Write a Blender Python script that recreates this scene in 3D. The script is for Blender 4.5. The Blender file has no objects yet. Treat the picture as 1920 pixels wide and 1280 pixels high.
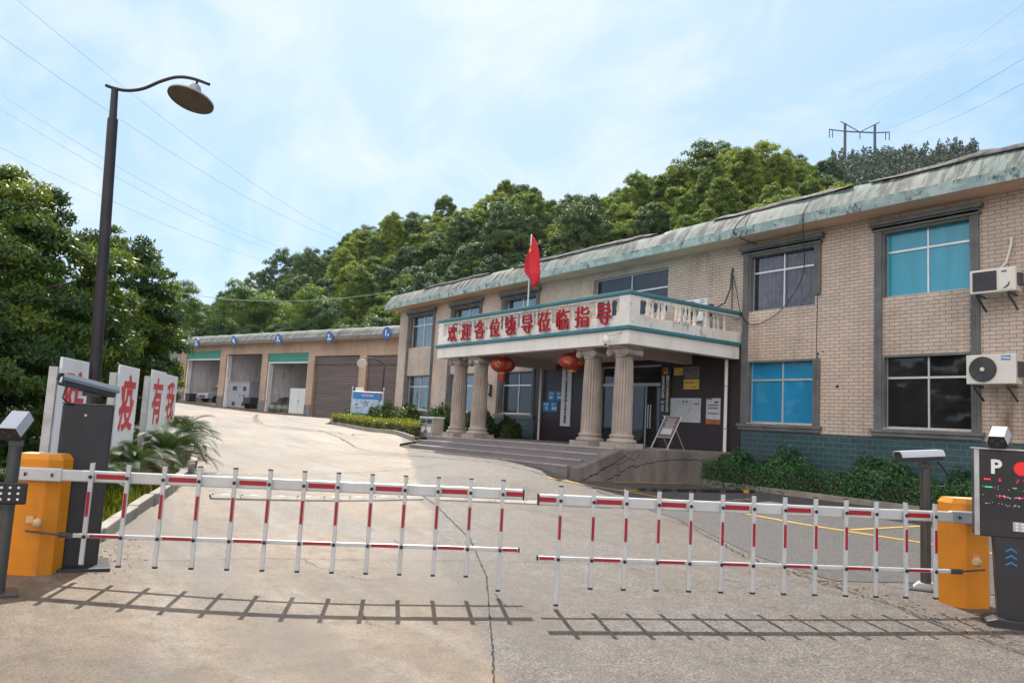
import bpy, math, random
import numpy as np
from mathutils import Vector, Matrix
random.seed(7); np.random.seed(7)
S = bpy.context.scene
COL = S.collection
R = math.radians

# ---------------------------------------------------------------- camera
cd = bpy.data.cameras.new('camera'); cam = bpy.data.objects.new('camera', cd); COL.objects.link(cam)
cd.lens = 26.516; cd.sensor_width = 36; cd.clip_start = .05; cd.clip_end = 3000
F_PX, PITCH, ROLL, YAW, HCAM = 1414.2, .1069223, .0547827, -.9656324, 1.55
_f = Vector((math.sin(YAW)*math.cos(PITCH), math.cos(YAW)*math.cos(PITCH), math.sin(PITCH)))
_r = Vector((math.cos(YAW), -math.sin(YAW), 0)); _u = _r.cross(_f)
_r2 = _r*math.cos(ROLL) + _u*math.sin(ROLL); _u2 = -_r*math.sin(ROLL) + _u*math.cos(ROLL)
cam.matrix_world = Matrix(((_r2.x, _u2.x, -_f.x, 0), (_r2.y, _u2.y, -_f.y, 0), (_r2.z, _u2.z, -_f.z, HCAM), (0, 0, 0, 1)))
S.camera = cam
# ---------------------------------------------------------------- light, sky, exposure
SUN_EL = R(52); SUN_V = Vector((-.895*math.cos(SUN_EL), .446*math.cos(SUN_EL), math.sin(SUN_EL))).normalized()
W = bpy.data.worlds.new('World'); S.world = W; W.use_nodes = True
nt = W.node_tree; nt.nodes.clear()
def nd(nt, typ, ins=None, **props):
    n = nt.nodes.new(typ)
    for k, v in props.items(): setattr(n, k, v)
    for k, v in (ins or {}).items():
        s = n.inputs[k]
        if isinstance(v, bpy.types.NodeSocket): nt.links.new(v, s)
        else: s.default_value = v
    return n
def ramp(nt, fac, stops, interp='LINEAR'):
    n = nt.nodes.new('ShaderNodeValToRGB'); nt.links.new(fac, n.inputs[0]); n.color_ramp.interpolation = interp
    e = n.color_ramp.elements
    while len(e) < len(stops): e.new(.5)
    for el, (p, c) in zip(e, stops):
        el.position = p; el.color = (c, c, c, 1) if not hasattr(c, '__len__') else (*c[:3], 1)
    return n.outputs[0]
SKY_STRENGTH = .12
sky = nd(nt, 'ShaderNodeTexSky', sky_type='NISHITA', sun_disc=False, sun_elevation=SUN_EL,
         sun_rotation=math.atan2(SUN_V.x, SUN_V.y), altitude=100, air_density=1.0, dust_density=.9, ozone_density=3.0)
tc = nd(nt, 'ShaderNodeTexCoord')
mp = nd(nt, 'ShaderNodeMapping', {'Vector': tc.outputs['Generated'], 'Scale': (1.0, 4.2, 4.2), 'Rotation': (0, .5, .75)})
n1 = nd(nt, 'ShaderNodeTexNoise', {'Vector': mp.outputs[0], 'Scale': 1.7, 'Detail': 9, 'Roughness': .58, 'Distortion': .5})
cl = ramp(nt, n1.outputs[0], [(.42, .05), (.74, .80)])
hz = nd(nt, 'ShaderNodeMix', {0: .78, 6: sky.outputs[0], 7: (2.05, 3.4, 4.8, 1)}, data_type='RGBA')      # thin bright summer haze over the clear sky
mixc = nd(nt, 'ShaderNodeMix', {0: cl, 6: hz.outputs[2], 7: (4.7, 5.0, 5.25, 1)}, data_type='RGBA')
ds_ = nd(nt, 'ShaderNodeVectorMath', {0: tc.outputs['Generated'], 1: tuple(SUN_V)}, operation='DOT_PRODUCT').outputs['Value']
mixc = nd(nt, 'ShaderNodeMix', {0: ramp(nt, ds_, [(.74, 0), (1.0, .5)]), 6: mixc.outputs[2], 7: (5.0, 5.2, 5.3, 1)}, data_type='RGBA')     # milky glare round the sun
# fill light: bright patch added to the sky behind the viewpoint
dt = nd(nt, 'ShaderNodeVectorMath', {0: tc.outputs['Generated'], 1: (.50, -.74, .45)}, operation='DOT_PRODUCT').outputs['Value']
n2 = nd(nt, 'ShaderNodeTexNoise', {'Vector': tc.outputs['Generated'], 'Scale': 2.6, 'Detail': 8, 'Roughness': .55})
sky_fill = ramp(nt, nd(nt, 'ShaderNodeMath', {0: dt, 1: n2.outputs[0]}, operation='MULTIPLY').outputs[0], [(.12, 0), (.40, 1)])
mixc = nd(nt, 'ShaderNodeMix', {0: sky_fill, 6: mixc.outputs[2], 7: (9.4, 8.6, 8.0, 1)}, data_type='RGBA')
bg = nd(nt, 'ShaderNodeBackground', {'Color': mixc.outputs[2], 'Strength': SKY_STRENGTH})
nd(nt, 'ShaderNodeOutputWorld', {'Surface': bg.outputs[0]})
sl = bpy.data.lights.new('sun', 'SUN'); sl.energy = 4.3; sl.angle = R(.53); sl.color = (1, .94, .84)
so = bpy.data.objects.new('sun', sl); COL.objects.link(so); so.rotation_euler = (-SUN_V).to_track_quat('-Z', 'Y').to_euler()
S.view_settings.view_transform = 'Standard'; S.view_settings.look = 'None'; S.view_settings.exposure = .78; S.view_settings.gamma = 1
S.render.engine = 'CYCLES'
S.cycles.max_bounces = 6; S.cycles.transparent_max_bounces = 12

# ---------------------------------------------------------------- terrain height (control points, m)
CP=np.array([(0,0,-.1),(-4,0,-.09),(-7.7,.5,0),(-6.3,1.4,-.08),(-5.6,4.3,-.07),(-3.7,8,0),(-3.2,5,-.08),(-2.5,2,-.1),(0,6,-.06),(0,10,.06),(-1,14,.25),(5,0,-.15),(0,-8,-.15),(8,12,.1),
(-12.8,11,.40),(-12.8,12.7,.36),(-12.8,15,.33),(-10,13.4,.29),(-7,14.4,.28),(-5,15.5,.3),(-8,10,.12),(-11,8,.2),
(-14.3,10.4,.57),(-18,10.4,.59),(-21.5,10.7,.66),(-22.3,12,.92),(-26,13.3,.95),(-30,13.2,1.0),(-33,15.5,1.05),(-24,9.5,.76),(-12.5,4.5,.2),(-16,7,.4),(-20,6,.52),
(-10.5,1.3,.02),(-12.3,2.3,.22),(-15,2.5,.4),(-20,3,.62),(-25,5,.75),(-35,10,1.05),(-41,20.2,1.25),(-48.6,18,1.22),(-54.2,16.3,1.4),(-59.2,14.9,1.54),(-65,13.2,1.87),(-71,11.5,2.1),(-45,8,1.5),(-10,-2,.05),(-15,-2,.4),(-25,-3,.8),(-40,0,1.5),(-60,5,2.),(-60,30,2.0),(10,30,.5),(-20,30,1.2),(40,40,0),(40,-40,-.3),(-20,-40,.3),(-80,-40,1.),(-100,20,2.5),(-80,60,3.),(0,80,1)],float)
def phi(r): return np.sqrt(r*r+4.0)
_n=len(CP)
_A=phi(np.linalg.norm(CP[:,None,:2]-CP[None,:,:2],axis=2))+0*np.eye(_n)
_P=np.c_[np.ones(_n),CP[:,:2]]
_M=np.block([[_A-0.03*np.eye(_n)*0,_P],[_P.T,np.zeros((3,3))]])
_w=np.linalg.solve(_M,np.r_[CP[:,2],0,0,0])
def gz(x,y):
    x=np.asarray(x,float);y=np.asarray(y,float)
    sh=x.shape;q=np.c_[x.ravel(),y.ravel()]
    r=phi(np.linalg.norm(q[:,None,:]-CP[None,:,:2],axis=2))
    return (r@_w[:_n]+_w[_n]+q@_w[_n+1:]).reshape(sh)
def g1(x, y): return float(gz(np.array([x]), np.array([y]))[0])

# ---------------------------------------------------------------- helpers
def world_of(o):
    m = Matrix.Identity(4)
    while o is not None:
        m = o.matrix_basis @ m; o = o.parent
    return m
class MB:
    def __init__(s): s.v = []; s.f = []; s.m = []
    def add(s, vs, fs, m=0):
        b = len(s.v); s.v += [tuple(p) for p in vs]
        for f in fs: s.f.append(tuple(i + b for i in f)); s.m.append(m)
        return s
    def box(s, x0, y0, z0, x1, y1, z1, m=0):
        if x0 > x1: x0, x1 = x1, x0
        if y0 > y1: y0, y1 = y1, y0
        if z0 > z1: z0, z1 = z1, z0
        return s.add([(x0,y0,z0),(x1,y0,z0),(x1,y1,z0),(x0,y1,z0),(x0,y0,z1),(x1,y0,z1),(x1,y1,z1),(x0,y1,z1)],
                     [(0,3,2,1),(4,5,6,7),(0,1,5,4),(1,2,6,5),(2,3,7,6),(3,0,4,7)], m)
    def obox(s, c, a, b, d, m=0):   # centre + three half axes
        c, a, b, d = map(Vector, (c, a, b, d))
        P = [c + a*i + b*j + d*k for k in (-1, 1) for i, j in ((-1,-1),(1,-1),(1,1),(-1,1))]
        F = [(0,3,2,1),(4,5,6,7),(0,1,5,4),(1,2,6,5),(2,3,7,6),(3,0,4,7)]
        if a.cross(b).dot(d) < 0: F = [f[::-1] for f in F]
        return s.add(P, F, m)
    def bar(s, p, q, w, h, m=0, up=(0,0,1)):   # rectangular bar from p to q
        p, q, up = Vector(p), Vector(q), Vector(up); t = (q-p); L = t.length; t.normalize()
        x = t.cross(up).normalized(); y = x.cross(t)
        return s.obox((p+q)/2, t*L/2, x*w/2, y*h/2, m)
    def tube(s, pts, r, seg=8, m=0, caps=True):
        pts = [Vector(p) for p in pts]; n = len(pts)
        rr = r if hasattr(r, '__len__') else [r]*n
        t0 = (pts[1]-pts[0]).normalized(); x = t0.orthogonal().normalized(); V = []; Fc = []
        for i, p in enumerate(pts):
            t = (pts[min(i+1,n-1)] - pts[max(i-1,0)]).normalized()
            x = (x - t*x.dot(t)).normalized(); y = t.cross(x)
            V += [p + (x*math.cos(2*math.pi*k/seg) + y*math.sin(2*math.pi*k/seg))*rr[i] for k in range(seg)]
        for i in range(n-1):
            for k in range(seg):
                a = i*seg+k; b = i*seg+(k+1) % seg
                Fc.append((a, b, b+seg, a+seg))
        if caps: Fc += [tuple(range(seg))[::-1], tuple(range((n-1)*seg, n*seg))]
        return s.add(V, Fc, m)
    def lathe(s, prof, c=(0,0,0), seg=24, m=0, mat=None, flute=0, nfl=20):
        V = []; Fc = []; n = len(prof); c = Vector(c)
        for r, z in prof:
            for k in range(seg):
                a = 2*math.pi*k/seg
                p = Vector((r*math.cos(a), r*math.sin(a), z))
                V.append((mat @ p if mat else p) + c)
        for i in range(n-1):
            for k in range(seg):
                a = i*seg+k; b = i*seg+(k+1) % seg
                Fc.append((a, b, b+seg, a+seg))
        Fc += [tuple(range(seg))[::-1], tuple(range((n-1)*seg, n*seg))]
        return s.add(V, Fc, m)
    def prism(s, poly, fn, d0, d1, m=0):   # poly 2D -> fn(u, v, d)
        n = len(poly)
        V = [fn(u, v, d0) for u, v in poly] + [fn(u, v, d1) for u, v in poly]
        return s.add(V, [tuple(range(n))[::-1], tuple(range(n, 2*n))] + [(i, (i+1) % n, n+(i+1) % n, n+i) for i in range(n)], m)
    def build(s, name, mats, parent=None, smooth=None, bevel=0, fix=True, local=False):
        me = bpy.data.meshes.new(name); o = bpy.data.objects.new(name, me); COL.objects.link(o)
        v = np.array(s.v, float)
        if parent is not None:
            o.parent = parent
            if not local:
                mi = np.array(world_of(parent).inverted()); v = v @ mi[:3,:3].T + mi[:3,3]
        me.from_pydata(v.tolist(), [], s.f)
        for mt in (mats if isinstance(mats, (list, tuple)) else [mats]): me.materials.append(mt)
        me.polygons.foreach_set('material_index', s.m)
        if fix:
            import bmesh
            bm = bmesh.new(); bm.from_mesh(me); bmesh.ops.recalc_face_normals(bm, faces=bm.faces[:]); bm.to_mesh(me); bm.free()
        if smooth is not None:
            me.polygons.foreach_set('use_smooth', [True]*len(me.polygons)); me.set_sharp_from_angle(angle=R(smooth))
        if bevel:
            b = o.modifiers.new('bevel', 'BEVEL'); b.width = bevel; b.segments = 2; b.limit_method = 'ANGLE'
        me.update(); return o
def tag(o, label, cat, group=None, kind=None):
    if label: o['label'] = label
    if cat: o['category'] = cat
    if group: o['group'] = group
    if kind: o['kind'] = kind
    return o
def thing(name, label, cat, loc=(0,0,0), rz=0, group=None):
    o = bpy.data.objects.new(name, None); COL.objects.link(o); o.location = loc; o.rotation_euler = (0,0,rz); o.empty_display_size = .2
    return tag(o, label, cat, group)
def struct(o): o['kind'] = 'structure'; return o
def copy_tree(o, parent=None):
    c = o.copy(); COL.objects.link(c); c.parent = parent
    for ch in list(o.children): copy_tree(ch, c)
    return c
def text(name, body, size, m, parent, origin, right, up, ext=.004, bold=.0, align='CENTER', line=1.0, sx=1.0):
    c = bpy.data.curves.new('t', 'FONT'); c.body = body; c.size = size; c.align_x = align; c.align_y = 'CENTER'
    c.extrude = ext; c.offset = bold; c.resolution_u = 3; c.space_line = line
    t = bpy.data.objects.new('t', c); COL.objects.link(t)
    dg = bpy.context.evaluated_depsgraph_get(); dg.update()
    me = bpy.data.meshes.new_from_object(t.evaluated_get(dg)); bpy.data.objects.remove(t); bpy.data.curves.remove(c)
    n = len(me.vertices); a = np.empty(n*3); me.vertices.foreach_get('co', a); a = a.reshape(-1, 3)
    r, u = np.array(Vector(right).normalized()), np.array(Vector(up).normalized()); nn = np.cross(r, u)
    w = np.array(origin, float) + a[:,:1]*r*sx + a[:,1:2]*u + (a[:,2:]+ext)*nn
    if parent is not None:
        mi = np.array(world_of(parent).inverted()); w = w @ mi[:3,:3].T + mi[:3,3]
    me.vertices.foreach_set('co', w.ravel()); me.materials.clear(); me.materials.append(m); me.name = name; me.update()
    o = bpy.data.objects.new(name, me); COL.objects.link(o); o.parent = parent
    return o

# ---------------------------------------------------------------- materials
class M:
    def __init__(s, name):
        s.mat = bpy.data.materials.new(name); s.mat.use_nodes = True; s.nt = s.mat.node_tree; s.nt.nodes.clear()
        s.out = s.nt.nodes.new('ShaderNodeOutputMaterial'); s.b = s.nt.nodes.new('ShaderNodeBsdfPrincipled')
        s.nt.links.new(s.b.outputs[0], s.out.inputs[0])
        s.pos = s.nt.nodes.new('ShaderNodeNewGeometry').outputs['Position']
    def n(s, typ, ins=None, **p): return nd(s.nt, typ, ins, **p)
    def math(s, op, a, b=0.0, clamp=False): return s.n('ShaderNodeMath', {0: a, 1: b}, operation=op, use_clamp=clamp).outputs[0]
    def noise(s, scale, detail=4, vec=None, rough=.55, dist=0): return s.n('ShaderNodeTexNoise', {'Vector': vec or s.pos, 'Scale': scale, 'Detail': detail, 'Roughness': rough, 'Distortion': dist}).outputs[0]
    def map(s, scale=(1,1,1), rot=(0,0,0), loc=(0,0,0), vec=None): return s.n('ShaderNodeMapping', {'Vector': vec or s.pos, 'Scale': scale, 'Rotation': rot, 'Location': loc}).outputs[0]
    def ramp(s, fac, stops): return ramp(s.nt, fac, stops)
    def mix(s, fac, a, b, mode='MIX'):
        a = (*a[:3], 1) if not isinstance(a, bpy.types.NodeSocket) else a
        b = (*b[:3], 1) if not isinstance(b, bpy.types.NodeSocket) else b
        return s.n('ShaderNodeMix', {0: fac, 6: a, 7: b}, data_type='RGBA', blend_type=mode).outputs[2]
    def set(s, **k):
        nm = {'color': 'Base Color', 'rough': 'Roughness', 'metal': 'Metallic', 'spec': 'Specular IOR Level', 'coat': 'Coat Weight', 'coat_rough': 'Coat Roughness', 'emit': 'Emission Color', 'emits': 'Emission Strength', 'alpha': 'Alpha', 'trans': 'Transmission Weight'}
        for kk, v in k.items():
            i = s.b.inputs[nm[kk]]
            if isinstance(v, bpy.types.NodeSocket): s.nt.links.new(v, i)
            else: i.default_value = (*v, 1) if hasattr(v, '__len__') and len(v) == 3 else v
        return s
    def bump(s, h, strength=.3, dist=.01, normal=None):
        ins = {'Height': h, 'Strength': strength, 'Distance': dist}
        if normal is not None: ins['Normal'] = normal
        b = s.n('ShaderNodeBump', ins); s.nt.links.new(b.outputs[0], s.b.inputs['Normal']); return b.outputs[0]
def sc(c, k): return tuple(min(1, x*k) for x in c)
def plain(name, c, rough=.5, metal=0, var=.18, scale=3.0, dirt=0, bump=0, spec=.5):
    m = M(name)
    col = m.mix(m.ramp(m.noise(scale, 6), [(.3, 0), (.7, 1)]), sc(c, 1-var), sc(c, 1+var))
    if dirt:
        d = m.ramp(m.noise(1.3, 8, m.map((3, 3, .6)), .65), [(.5, 0), (.72, dirt)])
        col = m.mix(d, col, (.09, .08, .07))
    m.set(color=col, rough=m.ramp(m.noise(scale*4, 4), [(.3, max(0, rough-.08)), (.7, min(1, rough+.08))]), metal=metal, spec=spec)
    if bump: m.bump(m.noise(scale*14, 5), bump, .01)
    return m.mat
def emissive(name, c, s):
    m = M(name); m.set(color=sc(c, .5), emit=c, emits=s, rough=.5); return m.mat
def uvz(m):    # (x+y, z) so that courses run level on every upright face
    sp = m.n('ShaderNodeSeparateXYZ', {0: m.pos})
    return m.n('ShaderNodeCombineXYZ', {0: m.math('ADD', sp.outputs[0], sp.outputs[1]), 1: sp.outputs[2]}).outputs[0]
def bricks(name, c1, c2, mortar, bw, bh, ms, stain=.5, rough=.55, tone=(.75, 1.15)):
    m = M(name); v = uvz(m)
    b = m.n('ShaderNodeTexBrick', {'Vector': v, 'Color1': (*c1, 1), 'Color2': (*c2, 1), 'Mortar': (*mortar, 1), 'Scale': 1.0, 'Mortar Size': ms, 'Mortar Smooth': .15, 'Bias': 0.0, 'Brick Width': bw, 'Row Height': bh})
    col = m.mix(1.0, b.outputs[0], m.ramp(m.noise(.55, 6), [(.3, tone[0]), (.7, tone[1])]), 'MULTIPLY')
    st = m.ramp(m.noise(1.0, 9, m.map((2.2, 2.2, .35)), .68), [(.52, 0), (.75, stain)])
    col = m.mix(st, col, (.10, .075, .06))
    col = m.mix(m.ramp(m.noise(23, 3), [(.62, 0), (.75, .25)]), col, (.12, .09, .08))
    sp = m.n('ShaderNodeSeparateXYZ', {0: m.pos}); rx = m.math('SUBTRACT', 1.0, m.math('MULTIPLY', m.math('ABSOLUTE', m.math('ADD', sp.outputs[0], 6.42)), 2.4), True)
    rz = m.ramp(m.math('MULTIPLY', m.math('SUBTRACT', sp.outputs[2], 1.6), .85), [(0, 0), (.25, 1), (.98, 1), (1, 0)])
    ru = m.math('MULTIPLY', m.math('MULTIPLY', rx, rz), m.ramp(m.noise(1.0, 8, m.map((7, 7, .8)), .65), [(.35, 0), (.65, 1)]))
    col = m.mix(ru, col, (.17, .085, .045))
    m.set(color=col, rough=rough)
    h = m.math('SUBTRACT', m.math('MULTIPLY', m.noise(30, 3), .15), b.outputs[1])
    m.bump(h, .5, .012); return m.mat
MT = {}
MT['brick'] = bricks('beige_brick_tile', (.575, .475, .41), (.50, .415, .36), (.155, .12, .10), .235, .08, .0056, .40)
MT['plinth'] = bricks('teal_plinth_tile', (.035, .092, .11), (.027, .068, .088), (.13, .18, .18), .26, .125, .006, .3, .35)
MT['panel'] = bricks('garage_brick_tile', (.50, .37, .29), (.44, .32, .25), (.15, .11, .09), .30, .11, .008, .4)
m = M('bounce_tinted_soffit'); m.set(color=m.mix(m.ramp(m.noise(1.2, 8, rough=.65), [(.35, 0), (.7, 1)]), (.80, .56, .42), (.66, .45, .34)), rough=.85); MT['soffit'] = m.mat  # orange of the light bounced off the ground is put into this colour
# weathered pale green cement coping, black runs down the slope
m = M('weathered_coping')
base = m.mix(m.ramp(m.noise(.6, 7, rough=.6), [(.38, 0), (.62, 1)]), (.135, .19, .185), (.225, .235, .222))
v_ = m.map((1, .12, .18))
run = m.ramp(m.noise(5.0, 10, v_, .74), [(.43, 0), (.54, 1)]); big = m.ramp(m.noise(.55, 6, m.map((1, .3, .3), loc=(3, 0, 0))), [(.36, .35), (.55, 1)])
col = m.mix(m.math('MULTIPLY', run, big), base, (.035, .04, .042))
col = m.mix(m.ramp(m.noise(2.4, 9, m.map((1, .5, .7)), .75), [(.56, 0), (.66, .8)]), col, (.05, .065, .065))
m.set(color=col, rough=.8); m.bump(m.noise(9, 8, rough=.65), .4, .012); MT['coping'] = m.mat
m = M('painted_coping_edge')
c0 = m.mix(m.ramp(m.noise(2.2, 7, rough=.7), [(.44, 0), (.56, 1)]), (.36, .47, .47), (.23, .33, .35))
m.set(color=m.mix(m.ramp(m.noise(4.0, 9, m.map((1.3, 1.3, .8)), .75), [(.53, 0), (.63, .95)]), c0, (.03, .04, .04)), rough=.75); m.bump(m.noise(9, 8), .4, .02); MT['copedge'] = m.mat
m = M('grey_cement_coping')
m.set(color=m.mix(m.ramp(m.noise(1.0, 9, m.map((3.5, .3, .45)), .62), [(.42, 0), (.62, .85)]), m.mix(m.ramp(m.noise(.7, 6), [(.35, 0), (.65, 1)]), (.15, .17, .165), (.22, .23, .21)), (.05, .055, .055)), rough=.85); m.bump(m.noise(7, 8, rough=.65), .5, .04); MT['coping2'] = m.mat
MT['tarp'] = plain('black_roof_sheet', (.035, .035, .04), .8, bump=.4, scale=2)
MT['stone'] = plain('grey_stone_trim', (.135, .145, .155), .6, var=.3, scale=2.5, dirt=.35, bump=.3)
MT['alu'] = plain('aluminium_frame', (.62, .64, .66), .35, .5, var=.08)
m = M('dark_granite'); v = uvz(m)
b = m.n('ShaderNodeTexBrick', {'Vector': v, 'Color1': (.038, .024, .031, 1), 'Color2': (.031, .019, .026, 1), 'Mortar': (.062, .048, .052, 1), 'Scale': 1.0, 'Mortar Size': .003, 'Brick Width': .95, 'Row Height': .62})
col = m.mix(m.ramp(m.noise(90, 2), [(.5, 0), (.72, .55)]), b.outputs[0], (.062, .042, .048))
m.set(color=m.mix(m.ramp(m.noise(.9, 6), [(.4, 0), (.7, .4)]), col, (.028, .02, .022)), rough=.34, spec=.3); MT['granite'] = m.mat
def glass(name, tint, refl=.5, rough=.02):
    m = M(name); fr = m.n('ShaderNodeFresnel', {'IOR': 1.52}).outputs[0]
    tr = m.n('ShaderNodeBsdfTransparent', {'Color': (*tint, 1)}); gl = m.n('ShaderNodeBsdfGlossy', {'Color': (.95, .97, 1, 1), 'Roughness': rough})
    f = m.math('ADD', m.math('MULTIPLY', fr, .62*refl), .01, True)
    mx = m.n('ShaderNodeMixShader', {0: f, 1: tr.outputs[0], 2: gl.outputs[0]})
    df = m.n('ShaderNodeBsdfDiffuse', {'Color': (.5, .5, .55, 1)}); du = m.ramp(m.noise(1.2, 7, rough=.65), [(.3, .015*refl), (.75, .06*refl)])     # pale film added to brighten the unlit rooms behind the pane
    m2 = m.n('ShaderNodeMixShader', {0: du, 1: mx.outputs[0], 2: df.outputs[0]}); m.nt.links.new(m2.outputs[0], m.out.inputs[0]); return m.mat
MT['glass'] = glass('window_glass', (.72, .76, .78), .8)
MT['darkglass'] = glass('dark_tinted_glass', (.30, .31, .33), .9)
def film(name, c, lo=.88, hi=1.1):
    m = M(name); cc = m.mix(m.ramp(m.noise(1.6, 5, m.map((3, 3, .6))), [(.3, 0), (.7, 1)]), sc(c, lo), sc(c, hi))
    m.set(color=cc, rough=.35, coat=.7, coat_rough=.03); m.bump(m.noise(4, 3), .05, .01); return m.mat
MT['film_up'] = film('turquoise_window_blind', (.012, .30, .47)); MT['film_dn'] = film('blue_window_blind', (.006, .225, .47))
MT['room'] = plain('dim_room_interior', (.085, .075, .085), .9)
MT['curtain_purple'] = plain('mauve_curtain', (.52, .40, .52), .85, var=.35, scale=4)
MT['curtain_blue'] = plain('pale_blue_curtain', (.46, .60, .66), .85, var=.2, scale=5)
MT['curtain_lace'] = plain('pale_patterned_curtain', (.55, .50, .58), .85, var=.35, scale=14)
# flaking white paint on the balcony
m = M('flaking_white_paint')
w = m.mix(m.ramp(m.noise(1.1, 7), [(.35, 0), (.7, 1)]), (.62, .62, .62), (.80, .79, .78))
w = m.mix(m.ramp(m.noise(2.3, 10, m.map((1.6, 1.6, .7)), .74), [(.55, 0), (.63, .7)]), w, (.20, .21, .23))
w = m.mix(m.ramp(m.noise(6.0, 10, rough=.78), [(.60, 0), (.66, .9)]), w, (.05, .06, .06))
m.set(color=w, rough=.75); m.bump(m.noise(5, 9, rough=.7), .35, .02); MT['flake'] = m.mat
MT['bounce_white'] = plain('bounce_warmed_baluster_white', (.72,.66,.60), .75, var=.15, scale=5, dirt=.45)  # white balusters, warmed in colour to stand for sun bounce
MT['white'] = plain('white_paint_render', (.74, .74, .73), .7, var=.06, scale=1.5, dirt=.18)
m = M('teal_ledge_paint')
m.set(color=m.mix(m.ramp(m.noise(5, 9, rough=.75), [(.58, 0), (.66, .85)]), m.mix(m.ramp(m.noise(1.2, 5), [(.3, 0), (.7, 1)]), (.03, .15, .19), (.045, .20, .25)), (.03, .035, .035)), rough=.55); m.bump(m.noise(8, 7), .3, .02); MT['teal'] = m.mat
MT['column'] = plain('carved_pinkish_stone', (.345, .30, .275), .75, var=.18, scale=2.0, dirt=.45, bump=.25)
MT['ceiling'] = plain('porch_ceiling_paint', (.50, .40, .37), .85, var=.1, scale=1)
# granite step slabs
m = M('grey_step_slabs'); v = uvz(m)
b = m.n('ShaderNodeTexBrick', {'Vector': v, 'Color1': (.235, .21, .22, 1), 'Color2': (.195, .175, .185, 1), 'Mortar': (.05, .045, .045, 1), 'Scale': 1.0, 'Mortar Size': .004, 'Brick Width': .6, 'Row Height': 9.0, 'Bias': 0.0})
m.set(color=m.mix(m.ramp(m.noise(70, 3), [(.4, 0), (.65, .6)]), b.outputs[0], (.20, .18, .185)), rough=.6); MT['steps'] = m.mat
MT['lit_nosing'] = plain('lit_step_edge', (.36, .33, .33), .55, var=.25, scale=4)  # paler edge colour stands for light caught along the treads
m = M('cracked_cement_render')
c = m.mix(m.ramp(m.noise(1.4, 8, m.map((1.5, 1.5, .5)), .65), [(.35, 0), (.7, 1)]), (.10, .092, .09), (.22, .196, .186))
m.set(color=c, rough=.85); m.bump(m.noise(10, 8), .4, .02); MT['cement'] = m.mat
MT['crack'] = plain('dark_crack', (.02, .018, .016), .95)
# ---- road concrete
m = M('worn_concrete_road')
sp = m.n('ShaderNodeSeparateXYZ', {0: m.pos}); X, Yy = sp.outputs[0], sp.outputs[1]
side = m.math('ADD', m.math('MULTIPLY', m.math('ADD', X, 4.16), .414), m.math('MULTIPLY', m.math('SUBTRACT', Yy, 2.88), .91))
side = m.math('ADD', side, m.math('MULTIPLY', m.math('SUBTRACT', m.noise(.35, 5), .5), 1.2))
side = m.ramp(side, [(.0, 0), (.12, 1)])
low = m.noise(.45, 8, rough=.62)
sand = m.mix(m.ramp(low, [(.36, 0), (.64, 1)]), (.195, .143, .096), (.112, .085, .063))
sand = m.mix(m.ramp(m.noise(.9, 9, m.map((.35, 1.6, 1), rot=(0, 0, -.35)), .65), [(.48, 0), (.64, .8)]), sand, (.215, .185, .155))
sand = m.mix(m.ramp(m.noise(1.7, 9, rough=.74), [(.52, 0), (.63, .6)]), sand, (.15, .105, .072))
vor = m.n('ShaderNodeTexVoronoi', {'Vector': m.pos, 'Scale': 88.0, 'Randomness': 1.0})
vcol = m.n('ShaderNodeSeparateColor', {0: vor.outputs['Color']}).outputs[0]
agg = m.mix(m.ramp(m.noise(.8, 8, rough=.65), [(.36, 0), (.66, .8)]), (.125, .111, .104), (.118, .093, .073))
agg = m.mix(1.0, agg, m.ramp(vcol, [(.05, .52), (.5, .95), (.97, 1.7)]), 'MULTIPLY')
col = m.mix(side, sand, agg)
mott = m.noise(5.5, 9, rough=.72); grain = m.noise(48, 4, rough=.7)
col = m.mix(1.0, col, m.ramp(mott, [(.33, .68), (.5, 1), (.68, 1.22)]), 'MULTIPLY')
col = m.mix(1.0, col, m.ramp(grain, [(.32, .62), (.5, 1), (.68, 1.3)]), 'MULTIPLY')
spots = m.ramp(m.noise(8, 8, rough=.78), [(.62, 0), (.67, .85)]); col = m.mix(spots, col, (.06, .045, .034))
damp = m.ramp(m.noise(.42, 7, m.map((.5, 1.5, 1), rot=(0, 0, .45)), .6), [(.50, 0), (.60, .62)]); col = m.mix(damp, col, (.115, .095, .082))
tyre = m.ramp(m.noise(1.0, 6, m.map((.16, 2.6, 1), rot=(0, 0, .42)), .6), [(.55, 0), (.68, .4)]); col = m.mix(tyre, col, (.085, .072, .064))
fine = m.noise(120, 3)
m.set(color=col, rough=m.math('SUBTRACT', m.ramp(m.noise(.5, 6), [(.3, .56), (.7, .42)]), m.math('MULTIPLY', damp, .22)), spec=.32)
h = m.math('ADD', m.math('MULTIPLY', m.math('MULTIPLY', vcol, side), .8), m.math('ADD', m.math('MULTIPLY', grain, .9), m.math('MULTIPLY', mott, 1.0)))
m.bump(h, .85, .016); MT['road'] = m.mat
m = M('grey_asphalt')
vor = m.n('ShaderNodeTexVoronoi', {'Vector': m.pos, 'Scale': 75.0}); vcol = m.n('ShaderNodeSeparateColor', {0: vor.outputs['Color']}).outputs[0]
col = m.mix(vcol, (.024, .024, .026), (.125, .119, .12)); col = m.mix(m.ramp(m.noise(.7, 8, rough=.65), [(.4, 0), (.68, .6)]), col, (.085, .078, .075))
m.set(color=col, rough=.7, spec=.22); m.bump(m.math('ADD', vor.outputs['Distance'], m.noise(30, 6)), .7, .01); MT['asphalt'] = m.mat
m = M('earth_and_weeds')
m.set(color=m.mix(m.ramp(m.noise(.6, 8, rough=.65), [(.4, 0), (.6, 1)]), (.085, .075, .045), (.045, .07, .025)), rough=.95); m.bump(m.noise(6, 8), .6, .05); MT['earth'] = m.mat
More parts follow.
